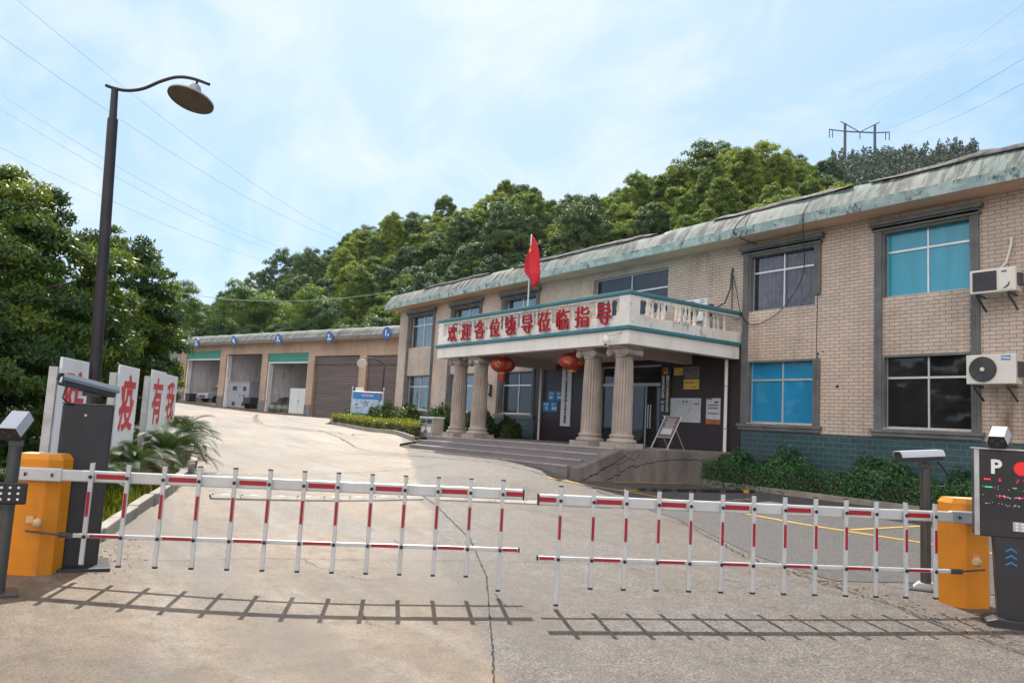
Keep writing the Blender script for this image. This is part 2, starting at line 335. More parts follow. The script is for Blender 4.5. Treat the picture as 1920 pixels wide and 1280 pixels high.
MT['kerb'] = plain('old_concrete_kerb', (.27, .25, .22), .8, var=.25, scale=3, dirt=.45, bump=.4)
MT['yellowline'] = plain('worn_yellow_paint', (.48, .27, .02), .6, var=.25, scale=6, dirt=.2)
MT['orange'] = plain('orange_enamel', (.68, .235, .008), .42, var=.10, scale=3, dirt=.38, spec=.4)
MT['pale_lid'] = plain('faded_orange_top', (.62, .40, .22), .6, var=.15, scale=8)
MT['boomwhite'] = plain('white_coated_aluminium', (.50, .52, .545), .38, .15, var=.08, scale=5, dirt=.12)
MT['redtape'] = plain('red_reflective_tape', (.30, .006, .02), .4, var=.1, scale=12)
MT['blackcap'] = plain('black_plastic', (.012, .012, .014), .4)
MT['darkmetal'] = plain('charcoal_powder_coat', (.028, .028, .034), .45, .2, var=.15, bump=.05, scale=6)
MT['graymetal'] = plain('dark_grey_pole', (.07, .075, .075), .4, .4, var=.2, scale=4, dirt=.2)
MT['silver'] = plain('brushed_silver', (.50, .52, .55), .42, .6, var=.05, scale=1)
MT['shadedroof'] = plain('shaded_silver_roof', (.13,.16,.19), .5, .3, var=.1)  # left camera's sun roof, coloured darker to stand for shade
MT['galv'] = plain('galvanised_steel', (.42, .44, .46), .4, .6, var=.2, scale=6)
MT['pole'] = plain('dark_lamp_post', (.030, .027, .036), .4, .3, var=.3, scale=2, dirt=.3)
MT['shade'] = plain('rusty_white_enamel', (.16, .125, .10), .6, var=.25, scale=7)
MT['shadetop'] = plain('grey_enamel', (.30, .32, .36), .35, var=.15)
MT['acwhite'] = plain('cream_appliance_enamel', (.66, .65, .62), .4, var=.05, scale=2, dirt=.12)
MT['acgrille'] = plain('dark_fan_grille', (.05, .05, .065), .45, var=.2)
MT['blue'] = plain('blue_sign_enamel', (.01, .20, .52), .4, var=.06)
MT['discblue'] = plain('number_disc_blue', (.012, .10, .33), .35, var=.1)
MT['inkwhite'] = plain('white_lettering', (.78, .78, .78), .5, var=.03)
MT['inkblack'] = plain('black_lettering', (.015, .015, .015), .5, var=.1)
MT['inkred'] = plain('red_lettering', (.52, .018, .03), .5, var=.08)
MT['charred'] = plain('red_raised_letters', (.36, .004, .016), .75, var=.12, scale=5)
MT['signwhite'] = plain('white_sign_board', (.72, .74, .78), .35, var=.04, scale=2, dirt=.05)
MT['whiteboard'] = plain('whiteboard_face', (.55, .60, .66), .25, var=.08, scale=2)
MT['gold'] = plain('gilded_plaque', (.62, .40, .09), .35, .6, var=.15, scale=9)
MT['greyplaque'] = plain('grey_plaque', (.17, .14, .155), .4, .3, var=.1)
MT['blackboard'] = plain('black_sign_board', (.012, .012, .018), .35, var=.1)
MT['lantern'] = plain('red_lantern_silk', (.30, .018, .012), .5, var=.25, scale=5)
MT['lanterngold'] = plain('faded_gold_pattern', (.55, .26, .08), .5, var=.2, scale=9)
MT['grit'] = plain('crumbled_earth', (.17,.125,.09), .95, var=.3, scale=20)
MT['tank'] = plain('grey_green_tank_paint', (.14,.17,.15), .4, .3, var=.3, scale=3)
MT['steel'] = plain('stainless_bin_steel', (.40, .38, .37), .35, .7, var=.15, scale=3)
MT['bark'] = plain('tree_bark', (.10, .075, .055), .9, var=.3, scale=8, bump=.6)
MT['shutter_brown'] = M('brown_roller_shutter')
m = MT['shutter_brown']; z = m.n('ShaderNodeSeparateXYZ', {0: m.pos}).outputs[2]
wv = m.math('SINE', m.math('MULTIPLY', z, 62.0)); m.set(color=m.mix(m.ramp(m.noise(1.1, 7, m.map((.3, .3, 3))), [(.35, 0), (.7, 1)]), (.095, .075, .078), (.14, .112, .115)), rough=.5); m.bump(wv, .6, .02); MT['shutter_brown'] = m.mat
MT['shutter_green'] = plain('green_shutter_box', (.022, .22, .165), .45, var=.12, scale=1.5, dirt=.15)
MT['shutter_grey'] = plain('grey_shutter_box', (.24, .26, .26), .5, var=.12, scale=1.5)
MT['whitewash'] = plain('dirty_whitewash', (.70, .69, .73), .9, var=.15, scale=.8, dirt=.5)
MT['cupboard'] = plain('pale_cupboard', (.55, .60, .62), .45, var=.05)
MT['cabinet'] = plain('grey_electrical_cabinet', (.27, .29, .35), .5, var=.1, scale=2)
MT['flagred'] = plain('red_flag_cloth', (.50, .004, .02), .7, var=.08, scale=3)
MT['flagyellow'] = plain('yellow_star_cloth', (.75, .50, .03), .7)
MT['hillfloor'] = plain('wooded_hill_floor', (.028, .042, .022), .95, var=.4, scale=.5)
MT['wire'] = plain('overhead_wire', (.32, .38, .44), .5)
MT['pylon'] = plain('concrete_pylon', (.06, .075, .10), .7)
def leaf(name, stops, trans=.35, rough=.42, hue=.45, tcol=(1.25, 1.15, .45)):
    m = M(name)
    at = m.n('ShaderNodeAttribute', attribute_name='tint').outputs['Fac']
    ob = m.n('ShaderNodeObjectInfo').outputs['Random']
    f = m.math('ADD', m.math('MULTIPLY', at, 1-hue), m.math('MULTIPLY', ob, hue))
    c = m.ramp(f, stops)
    m.set(color=c, rough=rough, spec=.28)
    t = m.n('ShaderNodeBsdfTranslucent', {'Color': m.mix(1.0, c, (*tcol, 1), 'MULTIPLY')})
    mx = m.n('ShaderNodeMixShader', {0: trans, 1: m.b.outputs[0], 2: t.outputs[0]}); m.nt.links.new(mx.outputs[0], m.out.inputs[0]); return m.mat
MT['leaf_hill'] = leaf('hill_leaves', [(0, (.045, .095, .03)), (.4, (.105, .175, .034)), (.75, (.20, .275, .042)), (1, (.34, .38, .06))], .48, .55)
MT['leaf_dark'] = leaf('dark_hill_leaves', [(0, (.026, .066, .042)), (.5, (.055, .115, .046)), (1, (.13, .20, .055))], .32, .5)
MT['leaf_light'] = leaf('light_bamboo_leaves', [(0, (.035, .085, .025)), (.5, (.085, .17, .03)), (1, (.22, .33, .05))], .48, .5)
MT['leaf_near'] = leaf('glossy_broad_leaves', [(0, (.022, .055, .02)), (.45, (.046, .10, .022)), (.8, (.115, .18, .026)), (1, (.25, .295, .036))], .34, .43, .05)
MT['leaf_hedge'] = leaf('hedge_leaves', [(0, (.020, .068, .034)), (.6, (.05, .14, .052)), (1, (.12, .24, .07))], .25, .35, .05)
MT['leaf_yellow'] = leaf('yellow_green_hedge_leaves', [(0, (.035, .05, .015)), (.55, (.09, .12, .02)), (1, (.36, .38, .03))], .35, .4, .05)
MT['frond'] = leaf('cycad_fronds', [(0, (.014, .038, .012)), (.6, (.042, .088, .02)), (1, (.13, .18, .05))], .25, .48, .1)
MT['frond_dry'] = leaf('dry_brown_fronds', [(0, (.05, .03, .025)), (1, (.13, .075, .055))], .15, .6, .1)
MT['leaf_ridge_haze'] = leaf('hazed_conifer_needles', [(0, (.045, .075, .075)), (1, (.075, .11, .09))], .15, .7)  # blue-grey of distance haze mixed into the needle colour
MT['core'] = plain('hedge_dark_core', (.04, .038, .024), .95)  # dark filler colour standing for the shade inside hedges and bushes
# ================================================================ SETTING
def grid_mesh(name, P, m, smooth=True):    # P: (a, b, 3)
    a, b = P.shape[:2]; V = P.reshape(-1, 3)
    F = [(i*b+j, i*b+j+1, (i+1)*b+j+1, (i+1)*b+j) for i in range(a-1) for j in range(b-1)]
    me = bpy.data.meshes.new(name); me.from_pydata(V.tolist(), [], F); me.materials.append(m)
    if smooth: me.polygons.foreach_set('use_smooth', [True]*len(me.polygons))
    import bmesh
    bm = bmesh.new(); bm.from_mesh(me); bmesh.ops.recalc_face_normals(bm, faces=bm.faces[:])
    if bm.faces and sum(f.normal.z for f in bm.faces) < 0: bmesh.ops.reverse_faces(bm, faces=bm.faces[:])
    bm.to_mesh(me); bm.free(); me.update()
    o = bpy.data.objects.new(name, me); COL.objects.link(o); return struct(o)
def axis(lo, hi, fine_lo, fine_hi, st):
    far = lambda a, b, n: list(a + (b-a)*(np.linspace(0, 1, n)**2.2))[1:]
    return np.array(far(fine_lo, lo, 14)[::-1] + list(np.arange(fine_lo, fine_hi, st)) + far(fine_hi, hi, 14))
xs = axis(-900, 900, -76, 14, .7); ys = axis(-900, 900, -14, 32, .7)
XX, YY = np.meshgrid(xs, ys, indexing='ij')
XC, YC = np.clip(XX, -95, 35), np.clip(YY, -38, 75)
ZZ = gz(XC, YC) - .06
grid_mesh('ground', np.stack([XX, YY, ZZ], -1), MT['earth'])
def resample(pl, n):
    p = np.array(pl, float); d = np.r_[0, np.cumsum(np.linalg.norm(np.diff(p, axis=0), axis=1))]
    t = np.linspace(0, d[-1], n); return np.stack([np.interp(t, d, p[:,0]), np.interp(t, d, p[:,1])], 1)
def loft(name, L, Rr, m, na, nb, dz=0.0):
    A, B = resample(L, na), resample(Rr, na); t = np.linspace(0, 1, nb)[None,:,None]
    P = A[:,None]*(1-t) + B[:,None]*t
    return grid_mesh(name, np.dstack([P, gz(P[...,0], P[...,1])+dz]), m)
KERB = [(-8.98,.93),(-10.14,1.28),(-11.24,1.8),(-12.45,2.4),(-14.1,3.0),(-20,4.3),(-30,5.6),(-42,8),(-56,9.5),(-74,8)]
loft('road', [(0,-13),(-7,-9),(-9.6,-3),(-9.3,.5)]+KERB, [(14,-13),(13,-2),(10,8),(4,14.4),(-9,14.45),(-12.9,12.5),(-13.5,10.65),(-21.6,10.65),(-21.75,11.75),(-22.4,11.6),(-33.6,13.0),(-38.3,15.5),(-41,20.3),(-48.6,18.1),(-59.2,15.0),(-72,11.4)], MT['road'], 170, 70)
loft('parking_area', [(-12.75,10.5),(-8.46,9.45),(-6.23,8.25),(-4.9,7.9),(-4.3,8.9),(-3.0,8.8),(-1.6,6.6),(6,2)], [(-12.75,13.9),(-10.9,14.5),(-9.9,14.4),(-7.1,14.6),(-3,14.6),(0,14.6),(4,14.6),(9,14.6)], MT['asphalt'], 60, 24, .006)
# painted parking lines
def strip(name, pts, w, m, dz, kind='structure'):
    p = resample(pts, 24); t = np.gradient(p, axis=0); t /= np.linalg.norm(t, axis=1)[:,None]; n = np.c_[-t[:,1], t[:,0]]*w/2
    P = np.stack([p-n, p+n], 1); return grid_mesh(name, np.dstack([P, gz(P[...,0], P[...,1])+dz]), m)
for pts in ([(-9.06,11.12),(-7.5,11.15),(-5.55,11.35),(-3.2,11.5)], [(-6.83,11.38),(-6.39,13.2)], [(-11.52,10.85),(-10.87,14.1)], [(-12.9,10.05),(-11.16,11.0),(-9.06,11.12)], [(-12.5,11.6),(-12.52,13.8)]):
    strip('parking_line', pts, .085, MT['yellowline'], .012)
# expansion joints and cracks in the slab
def wobble(pts, n, amp):
    p = resample(pts, n); t = np.gradient(p, axis=0); t /= np.linalg.norm(t, axis=1)[:,None]
    return p + np.c_[-t[:,1], t[:,0]]*np.random.normal(0, amp, (n, 1))
def crackline(name, pts, n, amp, w, dz=.008):
    p = wobble(pts, n, amp); t = np.gradient(p, axis=0); t /= np.linalg.norm(t, axis=1)[:,None]; nn = np.c_[-t[:,1], t[:,0]]
    ww = w*np.random.uniform(.25, 1.2, (n, 1)); P = np.stack([p-nn*ww/2, p+nn*ww/2], 1)
    return grid_mesh(name, np.dstack([P, gz(P[...,0], P[...,1])+dz]), MT['crack'], False)
crackline('slab_joint', [(-12.35,6.61),(-10.86,6.22),(-8.56,5.42),(-6.71,4.48),(-4.92,3.37),(-4.16,2.88),(-2.6,1.9),(0,0)], 260, .004, .015)
crackline('slab_joint', [(-8.42,1.1),(-8.26,2.67),(-7.41,4.7),(-6.38,6.63)], 120, .01, .009)
crackline('slab_joint', [(-8.46,9.35),(-6.23,8.08),(-4.77,7.62),(-3.93,7.43),(-2.69,6.9)], 140, .02, .022, .014)
crackline('slab_joint', [(-12.9,10.3),(-16,9.6),(-21,9.3),(-27,10.2)], 120, .03, .035)
crackline('slab_joint', [(-14.2,3.3),(-14.6,5.5),(-15.2,9.4)], 90, .03, .02)
crackline('slab_joint', [(-24,10.6),(-29,8.8),(-36,10.5),(-41,12)], 90, .12, .06)
for k in range(9):
    x, y = random.uniform(-9,-3.5), random.uniform(2.5,7); a = random.uniform(-.4,.9); L = random.uniform(.3,1.1)
    crackline('slab_crack', [(x,y),(x+L*math.cos(a)*.6,y+L*math.sin(a)*.6),(x+L*math.cos(a+.3),y+L*math.sin(a+.3))], 24, .012, .008)
# kerb stones along the planting bed, some out of line
kp = resample(KERB[:6], 17)
for i in range(16):
    a, b = Vector((*kp[i], 0)), Vector((*kp[i+1], 0)); d = (b-a); L = d.length; d.normalize(); n = Vector((-d.y, d.x, 0))
    j = random.uniform(-.03,.03) if i < 5 else random.uniform(-.08,.05); c = (a+b)/2 + n*(-.07+j)
    z = g1(c.x, c.y); tilt = random.uniform(-.12,.12) if 4 < i < 9 else random.uniform(-.03,.03)
    up = Vector((n.x*tilt, n.y*tilt, 1)).normalized(); ra = d.cross(up)
    zs = Vector((d.x, d.y, (g1(b.x,b.y)-g1(a.x,a.y))/L)).normalized()
    q = MB().obox(c+Vector((0,0,z+.02)), zs*(L/2-.012), ra*.065, up*.13).build('kerb', MT['kerb'], bevel=.015); struct(q)
for pts, dz in (([(-13.2,14.55),(-11.34,14.62),(-9.87,14.5),(-7.07,14.62),(-2,14.65),(3,14.65)], .05), ([(-21.9,11.5),(-22.6,11.55),(-28.4,12.35),(-33.3,13.15),(-33.7,13.9)], .06)):
    mb = MB(); p = resample(pts, 14)
    for i in range(13): mb.bar((*p[i], g1(*p[i])+dz-.06), (*p[i+1], g1(*p[i+1])+dz-.06), .11, .26)
    struct(mb.build('kerb', MT['kerb'], bevel=.01))
loft('planting_bed', [(-13.2,14.6),(-7,14.65),(4,14.7)], [(-12.7,15.95),(-7,15.95),(4,15.95)], MT['earth'], 30, 6, .07)
loft('planting_bed', [(-21.9,11.6),(-28.4,12.45),(-33.6,13.3)], [(-21.7,15.95),(-28,15.95),(-33.6,15.95)], MT['earth'], 30, 8, .05)
# concrete apron ramp in front of the steps
MB().add([(-13.2,10.66,g1(-13.2,10.66)+.10),(-21.4,10.66,g1(-21.4,10.66)+.02),(-20.5,9.9,g1(-20.5,9.9)+.01),(-13.0,9.5,g1(-13,9.5)+.012),(-12.7,10.3,g1(-12.7,10.3)+.05)], [(0,1,2,3,4)])
# ================================================================ MAIN BUILDING
FX0, FX1, FY, DEP = -32.64, -1.0, 16.0, 9.0
ZS, ZE = 6.555, 7.30
B = thing('office_building', 'two storey beige tiled office building with balcony over its columned entrance', 'building', (-16.8, 16, .5))
OPEN = []
def op(x0, x1, z0, z1): OPEN.append((x0, x1, z0, z1)); return OPEN[-1]
WIN = dict(A2=op(-8.87,-7.04,4.73,6.20), A1=op(-8.87,-7.04,1.88,3.45), B2=op(-12.43,-10.53,4.73,6.20), B1=op(-12.43,-10.53,1.88,3.45), W4=op(-18.6,-15.3,5.0,6.33),
 W3=op(-23.75,-21.68,4.73,6.22), W2=op(-27.6,-25.5,4.73,6.22), W1=op(-31.56,-29.31,4.73,6.22), G1=op(-31.56,-29.31,1.9,3.45), G2=op(-27.6,-25.5,1.9,3.45), G3=op(-23.75,-21.68,1.88,3.45),
 C2=op(-5.2,-3.3,4.73,6.2), C1=op(-5.2,-3.3,1.88,3.45))
DOOR = op(-18.05,-15.4,1.02,3.45)
def wall_with_holes(mb, x0, x1, z0, z1, holes, y, dep, m=0):
    xs = sorted({x0, x1, *[h[0] for h in holes], *[h[1] for h in holes]}); zs = sorted({z0, z1, *[h[2] for h in holes], *[h[3] for h in holes]})
    for i in range(len(xs)-1):
        for j in range(len(zs)-1):
            cx, cz = (xs[i]+xs[i+1])/2, (zs[j]+zs[j+1])/2
            if any(h[0] < cx < h[1] and h[2] < cz < h[3] for h in holes): continue
            mb.add([(xs[i],y,zs[j]),(xs[i+1],y,zs[j]),(xs[i+1],y,zs[j+1]),(xs[i],y,zs[j+1])], [(0,1,2,3)], m)
    for a, b, c, d in holes:
        for q in ([(a,y,c),(a,y,d),(a,y+dep,d),(a,y+dep,c)], [(b,y,d),(b,y,c),(b,y+dep,c),(b,y+dep,d)], [(a,y,d),(b,y,d),(b,y+dep,d),(a,y+dep,d)], [(b,y,c),(a,y,c),(a,y+dep,c),(b,y+dep,c)]):
            mb.add(q, [(0,1,2,3)], m)
mb = MB(); wall_with_holes(mb, FX0, FX1, -.2, ZS, OPEN, FY, .24)
mb.add([(FX0,FY,-.2),(FX0,FY+DEP,-.2),(FX0,FY+DEP,ZS),(FX0,FY,ZS)], [(3,2,1,0)]); mb.add([(FX1,FY,-.2),(FX1,FY+DEP,-.2),(FX1,FY+DEP,ZS),(FX1,FY,ZS)], [(0,1,2,3)])
mb.add([(FX0,FY+DEP,-.2),(FX1,FY+DEP,-.2),(FX1,FY+DEP,ZS),(FX0,FY+DEP,ZS)], [(3,2,1,0)])
mb.build('wall', MT['brick'], B, fix=False)
mb = MB()   # rooms seen through the panes
mb.add([(FX0+.1,FY+2.2,0),(FX1-.1,FY+2.2,0),(FX1-.1,FY+2.2,ZS-.02),(FX0+.1,FY+2.2,ZS-.02)], [(0,1,2,3)])
mb.add([(FX0+.1,FY+.25,4.1),(FX1-.1,FY+.25,4.1),(FX1-.1,FY+2.2,4.1),(FX0+.1,FY+2.2,4.1)], [(0,1,2,3)])
mb.add([(FX0+.1,FY+.25,ZS-.02),(FX1-.1,FY+.25,ZS-.02),(FX1-.1,FY+2.2,ZS-.02),(FX0+.1,FY+2.2,ZS-.02)], [(0,1,2,3)])
mb.add([(FX0+.1,FY+.25,1.0),(FX1-.1,FY+.25,1.0),(FX1-.1,FY+2.2,1.0),(FX0+.1,FY+2.2,1.0)], [(0,1,2,3)])
mb.build('interior', MT['room'], B)
mb = MB()
for a, b in ((-12.58,FX1+.03),(FX0-.03,-21.47)): MB().box(a, FY-.035, 0, b, FY-.0025, 1.68).build('plinth', MT['plinth'], B)
# roof: soffit, edge band, sloped coping with uneven top sheet
YF, X0r, X1r = 15.28, -32.95, FX1+.4
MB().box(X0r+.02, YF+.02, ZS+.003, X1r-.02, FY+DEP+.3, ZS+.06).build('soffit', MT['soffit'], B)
roof = MB(); n = 90; px = np.linspace(X0r, X1r, n)
top = ZE + .012*np.sin(px*1.7) + .012*np.sin(px*.63+1) + np.random.normal(0, .006, n)
rows = []
for i, x in enumerate(px):
    s = .005*math.sin(x*5.1)+.005*math.sin(x*2.3+2)
    rows.append([(x,YF,ZS+.06),(x,YF,ZS),(x,YF-.012,ZS+.235),(x,YF+.02,ZS+.25),(x,YF+.16+s,ZS+.445+s),(x,YF+.29+s,ZS+.61),(x,YF+.42,top[i]-.01),(x,YF+.55,top[i]+.02),(x,FY+DEP+.3,ZE)])
V = [p for r in rows for p in r]; k = 9; Fc = []; Mi = []
for i in range(n-1):
    for j in range(k-1): Fc.append((i*k+j, (i+1)*k+j, (i+1)*k+j+1, i*k+j+1)); Mi.append(1 if j in (0,1) else 0)
cop = MB(); cop.v = V; cop.f = Fc; cop.m = Mi
cop.add(rows[0]+[(X0r,FY+DEP+.3,ZS)], [tuple(range(10))]); cop.add(rows[-1]+[(X1r,FY+DEP+.3,ZS)], [tuple(range(10))])
roof = cop.build('roof', [MT['coping'], MT['copedge']], B, smooth=28)
def sheet(x0, x1, m, lift):
    p = np.linspace(x0, x1, 40); P = np.zeros((40, 4, 3))
    for i, x in enumerate(p):
        t = np.interp(x, px, top); w = .03*math.sin(x*2.6)+.02*math.sin(x*6.1)
        e = min(1, (i+1)/6, (40-i)/6)
        P[i] = [(x,YF+.33+w*.5,t-.05*e+.004),(x,YF+.38,t+lift*e+w*.4),(x,YF+.6,t+lift*e+.03),(x,YF+1.2,t+.03)]
    q = grid_mesh('roof_sheet', P, m); del q['kind']; q.parent = roof
    mi = world_of(roof).inverted(); q.data.transform(mi)
for a in ((-29.8,-24.3),(-22.8,-15.2),(-13.4,-9.4),(-9.0,-1.0)): sheet(*a, MT['tarp'], .05)
# windows
def window(key, pane, curtain=None, trans=.31, mull=(.5,), inner=None):
    x0, x1, z0, z1 = WIN[key]; y = FY+.17; f = MB(); t = .035
    zt = z1 - (z1-z0)*trans
    f.box(x0, y-.03, z0, x0+t, y+.03, z1).box(x1-t, y-.03, z0, x1, y+.03, z1).box(x0+t, y-.03, z0, x1-t, y+.03, z0+t).box(x0+t, y-.03, z1-t, x1-t, y+.03, z1)
    if trans: f.box(x0+t, y-.034, zt-.022, x1-t, y+.03, zt+.022)
    for k in mull:
        xm = x0+(x1-x0)*k
        if trans: f.box(xm-.018, y-.028, z0+t, xm+.018, y+.028, zt-.022).box(xm-.016, y-.028, zt+.022, xm+.016, y+.028, z1-t)
        else: f.box(xm-.025, y-.028, z0+t, xm+.025, y+.028, z1-t)
    w = f.build('window', MT['alu'], B)
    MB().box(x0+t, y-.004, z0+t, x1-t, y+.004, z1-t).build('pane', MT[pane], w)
    if curtain:
        for (ca, cb) in (inner or ((0, 1),)):
            nn = 200; P = np.zeros((nn, 2, 3)); a = x0+.05+(x1-x0-.1)*ca; b = x0+.05+(x1-x0-.1)*cb
            for i, x in enumerate(np.linspace(a, b, nn)):
                yy = y+.17+.075*math.sin(x*44)+.03*math.sin(x*13+1)
                P[i] = [(x,yy,z0+.03),(x,yy+.01,z1-.03)]
            c = grid_mesh('curtain', P, MT[curtain]); del c['kind']; c.parent = w; c.data.transform(world_of(w).inverted())
    return w
window('A2', 'film_up'); window('B1', 'film_dn'); window('B2', 'glass', 'curtain_purple', inner=((0,.42),(.5,1))); window('A1', 'darkglass')
window('W4', 'darkglass', 'curtain_blue', .42, (.5,), ((0,.42),(.66,1))); window('W3', 'glass', 'curtain_blue', 0); window('W2', 'glass', 'curtain_blue', 0)
window('W1', 'glass', 'curtain_lace', .32, (.5,)); window('G1', 'glass', 'curtain_blue', .33, (.5,), ((.62,1),)); window('G2', 'glass', 'curtain_blue', .33); window('G3', 'darkglass', None, .33, (.5,))
window('C2', 'film_up'); window('C1', 'darkglass')
# desk rails seen behind the lower dark window
MB().box(-8.1, FY+.55, 1.9, -8.08, FY+.58, 2.3).build('desk_rail', MT['alu'], B); MB().box(-7.8, FY+.6, 2.18, -7.06, FY+.62, 2.21).build('desk_rail', MT['alu'], B)
# red slips pasted inside the ground floor window at the far end
MB().box(-30.9, FY+.178, 3.05, -30.35, FY+.183, 3.36).build('pasted_slip', MT['inkred'], B); MB().box(-30.1, FY+.178, 3.1, -29.55, FY+.183, 3.38).build('pasted_slip', MT['inkred'], B)
def surround(x0, x1, up=(4.73, 6.21), full=True, sill=True, right_low=True, short_right=None, left_bot=1.86):
    # fluted pilasters, cornice and sill of one bay
    mb = MB(); w = .165; y0 = FY-.06
    for za, zb in ((1.86, 3.448), up):
        lx = x0+.002
        mb.box(lx, FY+.002, za, lx+.03, FY+.135, zb).box(x1-.032, FY+.002, za, x1-.002, FY+.135, zb).box(lx+.03, FY+.002, zb-.05, x1-.032, FY+.135, zb-.002)
    def pil(xa, za, zb):
        mb.box(xa, y0, za, xa+w, FY-.002, zb)
        for k in range(3): mb.box(xa+.025+k*.045, y0-.014, za+.03, xa+.05+k*.045, y0-.001, zb-.03)
    pil(x0-w, left_bot, up[1])
    if short_right: pil(x1, left_bot, 3.45); pil(x1, short_right, up[1])
    else: pil(x1, left_bot, up[1])
    mb.box(x0-w-.03, y0-.03, up[1]+.002, x1+w+.03, FY-.002, up[1]+.13).box(x0-w-.09, y0-.09, up[1]+.132, x1+w+.09, FY-.002, up[1]+.23)
    mb.box(x0-w-.06, y0-.03, up[1]+.04, x1+w+.06, y0-.031+.03, up[1]+.10)
    if sill: mb.box(x0-w-.07, y0-.07, 1.78, x1+w+.07, FY-.002, 1.855).box(x0-w-.03, y0-.035, 1.70, x1+w+.03, FY-.003, 1.778)
    return mb.build('window_surround', MT['stone'], B, bevel=.006)
surround(-8.87,-7.04); surround(-12.43,-10.53, short_right=4.97); surround(-31.56,-29.31); surround(-27.6,-25.5); surround(-23.75,-21.68); surround(-5.2,-3.3)
# ---- entrance porch
PT = lambda x: 1.0 + (x+21.6)*.0118       # the terrace has settled towards its far end
gr = MB()
for a, b, c, d in ((-21.46,-18.05,.9,3.86),(-15.4,-12.6,.9,3.86),(-18.05,-15.4,3.45,3.86)): gr.box(a, FY-.045, c, b, FY-.003, d)
gr.build('granite_cladding', MT['granite'], B)
dr = MB(); x0, x1, z0, z1 = DOOR
dr.box(x0, FY+.03, 2.84, x1, FY+.11, 2.93).box(x0, FY+.05, z1-.04, x1, FY+.1, z1).box(x0, FY+.05, z0, x0+.05, FY+.1, z1-.04).box(x1-.05, FY+.05, z0, x1, FY+.1, z1-.04)
for k in (.26, .5, .74): dr.box(x0+(x1-x0)*k-.02, FY+.06, z0, x0+(x1-x0)*k+.02, FY+.09, 2.84)
door = dr.build('door', MT['silver'], B)
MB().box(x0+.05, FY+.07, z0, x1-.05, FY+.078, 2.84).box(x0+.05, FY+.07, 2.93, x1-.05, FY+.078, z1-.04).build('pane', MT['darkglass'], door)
MB().box(-17.2, FY+.55, 1.0, -16.75, FY+1.0, 2.15).build('lobby_pier', MT['column'], B)
MB().box(-16.0, FY+.045, 1.6, -15.965, FY+.062, 2.3).box(-15.9, FY+.045, 1.6, -15.865, FY+.062, 2.3).build('handle', MT['silver'], door)
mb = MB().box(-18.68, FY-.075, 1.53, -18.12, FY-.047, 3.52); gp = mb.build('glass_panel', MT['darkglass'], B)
for x, y_, w in ((-13.0, 15.87, .045),(-21.03, 15.87, .04)):
    dp = MB().tube([(x,y_,PT(x)),(x,y_,3.5)], w, 10).build('drain_pipe', MT['white'], B, smooth=60)
    for z in (1.7, 2.8): MB().lathe([(.055,z-.02),(.055,z+.02)], (x,y_,0), 10).build('pipe_clip', MT['galv'], dp)
# beam, slab, ledges, parapet
PX0, PX1, PY = -21.6, -12.66, 12.0
mb = MB()
mb.box(PX0, PY, 3.50, PX1, PY+.28, 3.835).box(PX1-.28, PY+.28, 3.50, PX1, FY-.05, 3.835).box(PX0, PY+.28, 3.50, PX0+.28, FY-.05, 3.835)
mb.build('porch_beam', MT['white'], B, bevel=.008)
mb = MB().box(PX0+.28, PY+.28, 3.72, PX1-.28, FY-.05, 3.80)
for x in (-20.55,-14.5): mb.box(x, PY+.28, 3.42, x+.26, FY-.06, 3.72)
mb.box(-20.29, FY-.30, 3.60, -14.5, FY-.05, 3.72)
mb.build('porch_ceiling', MT['ceiling'], B)
mb = MB().box(PX0-.07, PY-.07, 3.837, PX1+.07, FY-.01, 3.925); mb.build('balcony_ledge', MT['teal'], B, bevel=.012)
mb = MB(); 
for a, b, c, d in ((PX0,PY,PX1,PY+.18),(PX1-.18,PY+.18,PX1,FY-.02),(PX0,PY+.18,PX0+.18,FY-.02)):
    mb.box(a, b, 3.927, c, d, 4.19).box(a+.005, b+.005, 4.60, c-.005, d-.005, 4.655)
mb.box(PX1-.34, PY-.012, 3.926, PX1+.012, PY+.34, 4.653).box(PX0-.012, PY-.012, 3.926, PX0+.30, PY+.30, 4.653).box(PX1-.2, FY-.4, 3.928, PX1+.01, FY-.01, 4.2)
bal = mb.build('balustrade', MT['flake'], B, bevel=.01)
mb = MB()
for a, b, c, d in ((PX0-.05,PY-.05,PX1+.05,PY+.22),(PX1-.22,PY+.22,PX1+.05,FY-.01),(PX0-.05,PY+.22,PX0+.22,FY-.01)): mb.box(a, b, 4.657, c, d, 4.745)
mb.build('handrail', MT['teal'], bal, bevel=.015)
prof = [(.040,4.19),(.040,4.215),(.044,4.225),(.040,4.25),(.026,4.275),(.033,4.31),(.042,4.36),(.036,4.42),(.023,4.48),(.022,4.51),(.034,4.53),(.034,4.55),(.038,4.57),(.044,4.585),(.044,4.602)]
bp = MB().lathe(prof, (0,0,0), 12).build('baluster', MT['bounce_white'], None, smooth=50)
first = True
for (x, y) in [(x, PY+.09) for x in np.linspace(PX0+.45, PX1-.5, 42)] + [(PX1-.09, y) for y in np.linspace(PY+.5, FY-.5, 19)] + [(PX0+.09, y) for y in np.linspace(PY+.5, FY-.5, 15)]:
    o = bp if first else bp.copy()
    if not first: COL.objects.link(o)
    first = False; o.parent = bal; o.matrix_basis = world_of(bal).inverted() @ Matrix.Translation((x, y, 0)) @ Matrix.Rotation(random.uniform(-.04,.04), 4, 'Y')
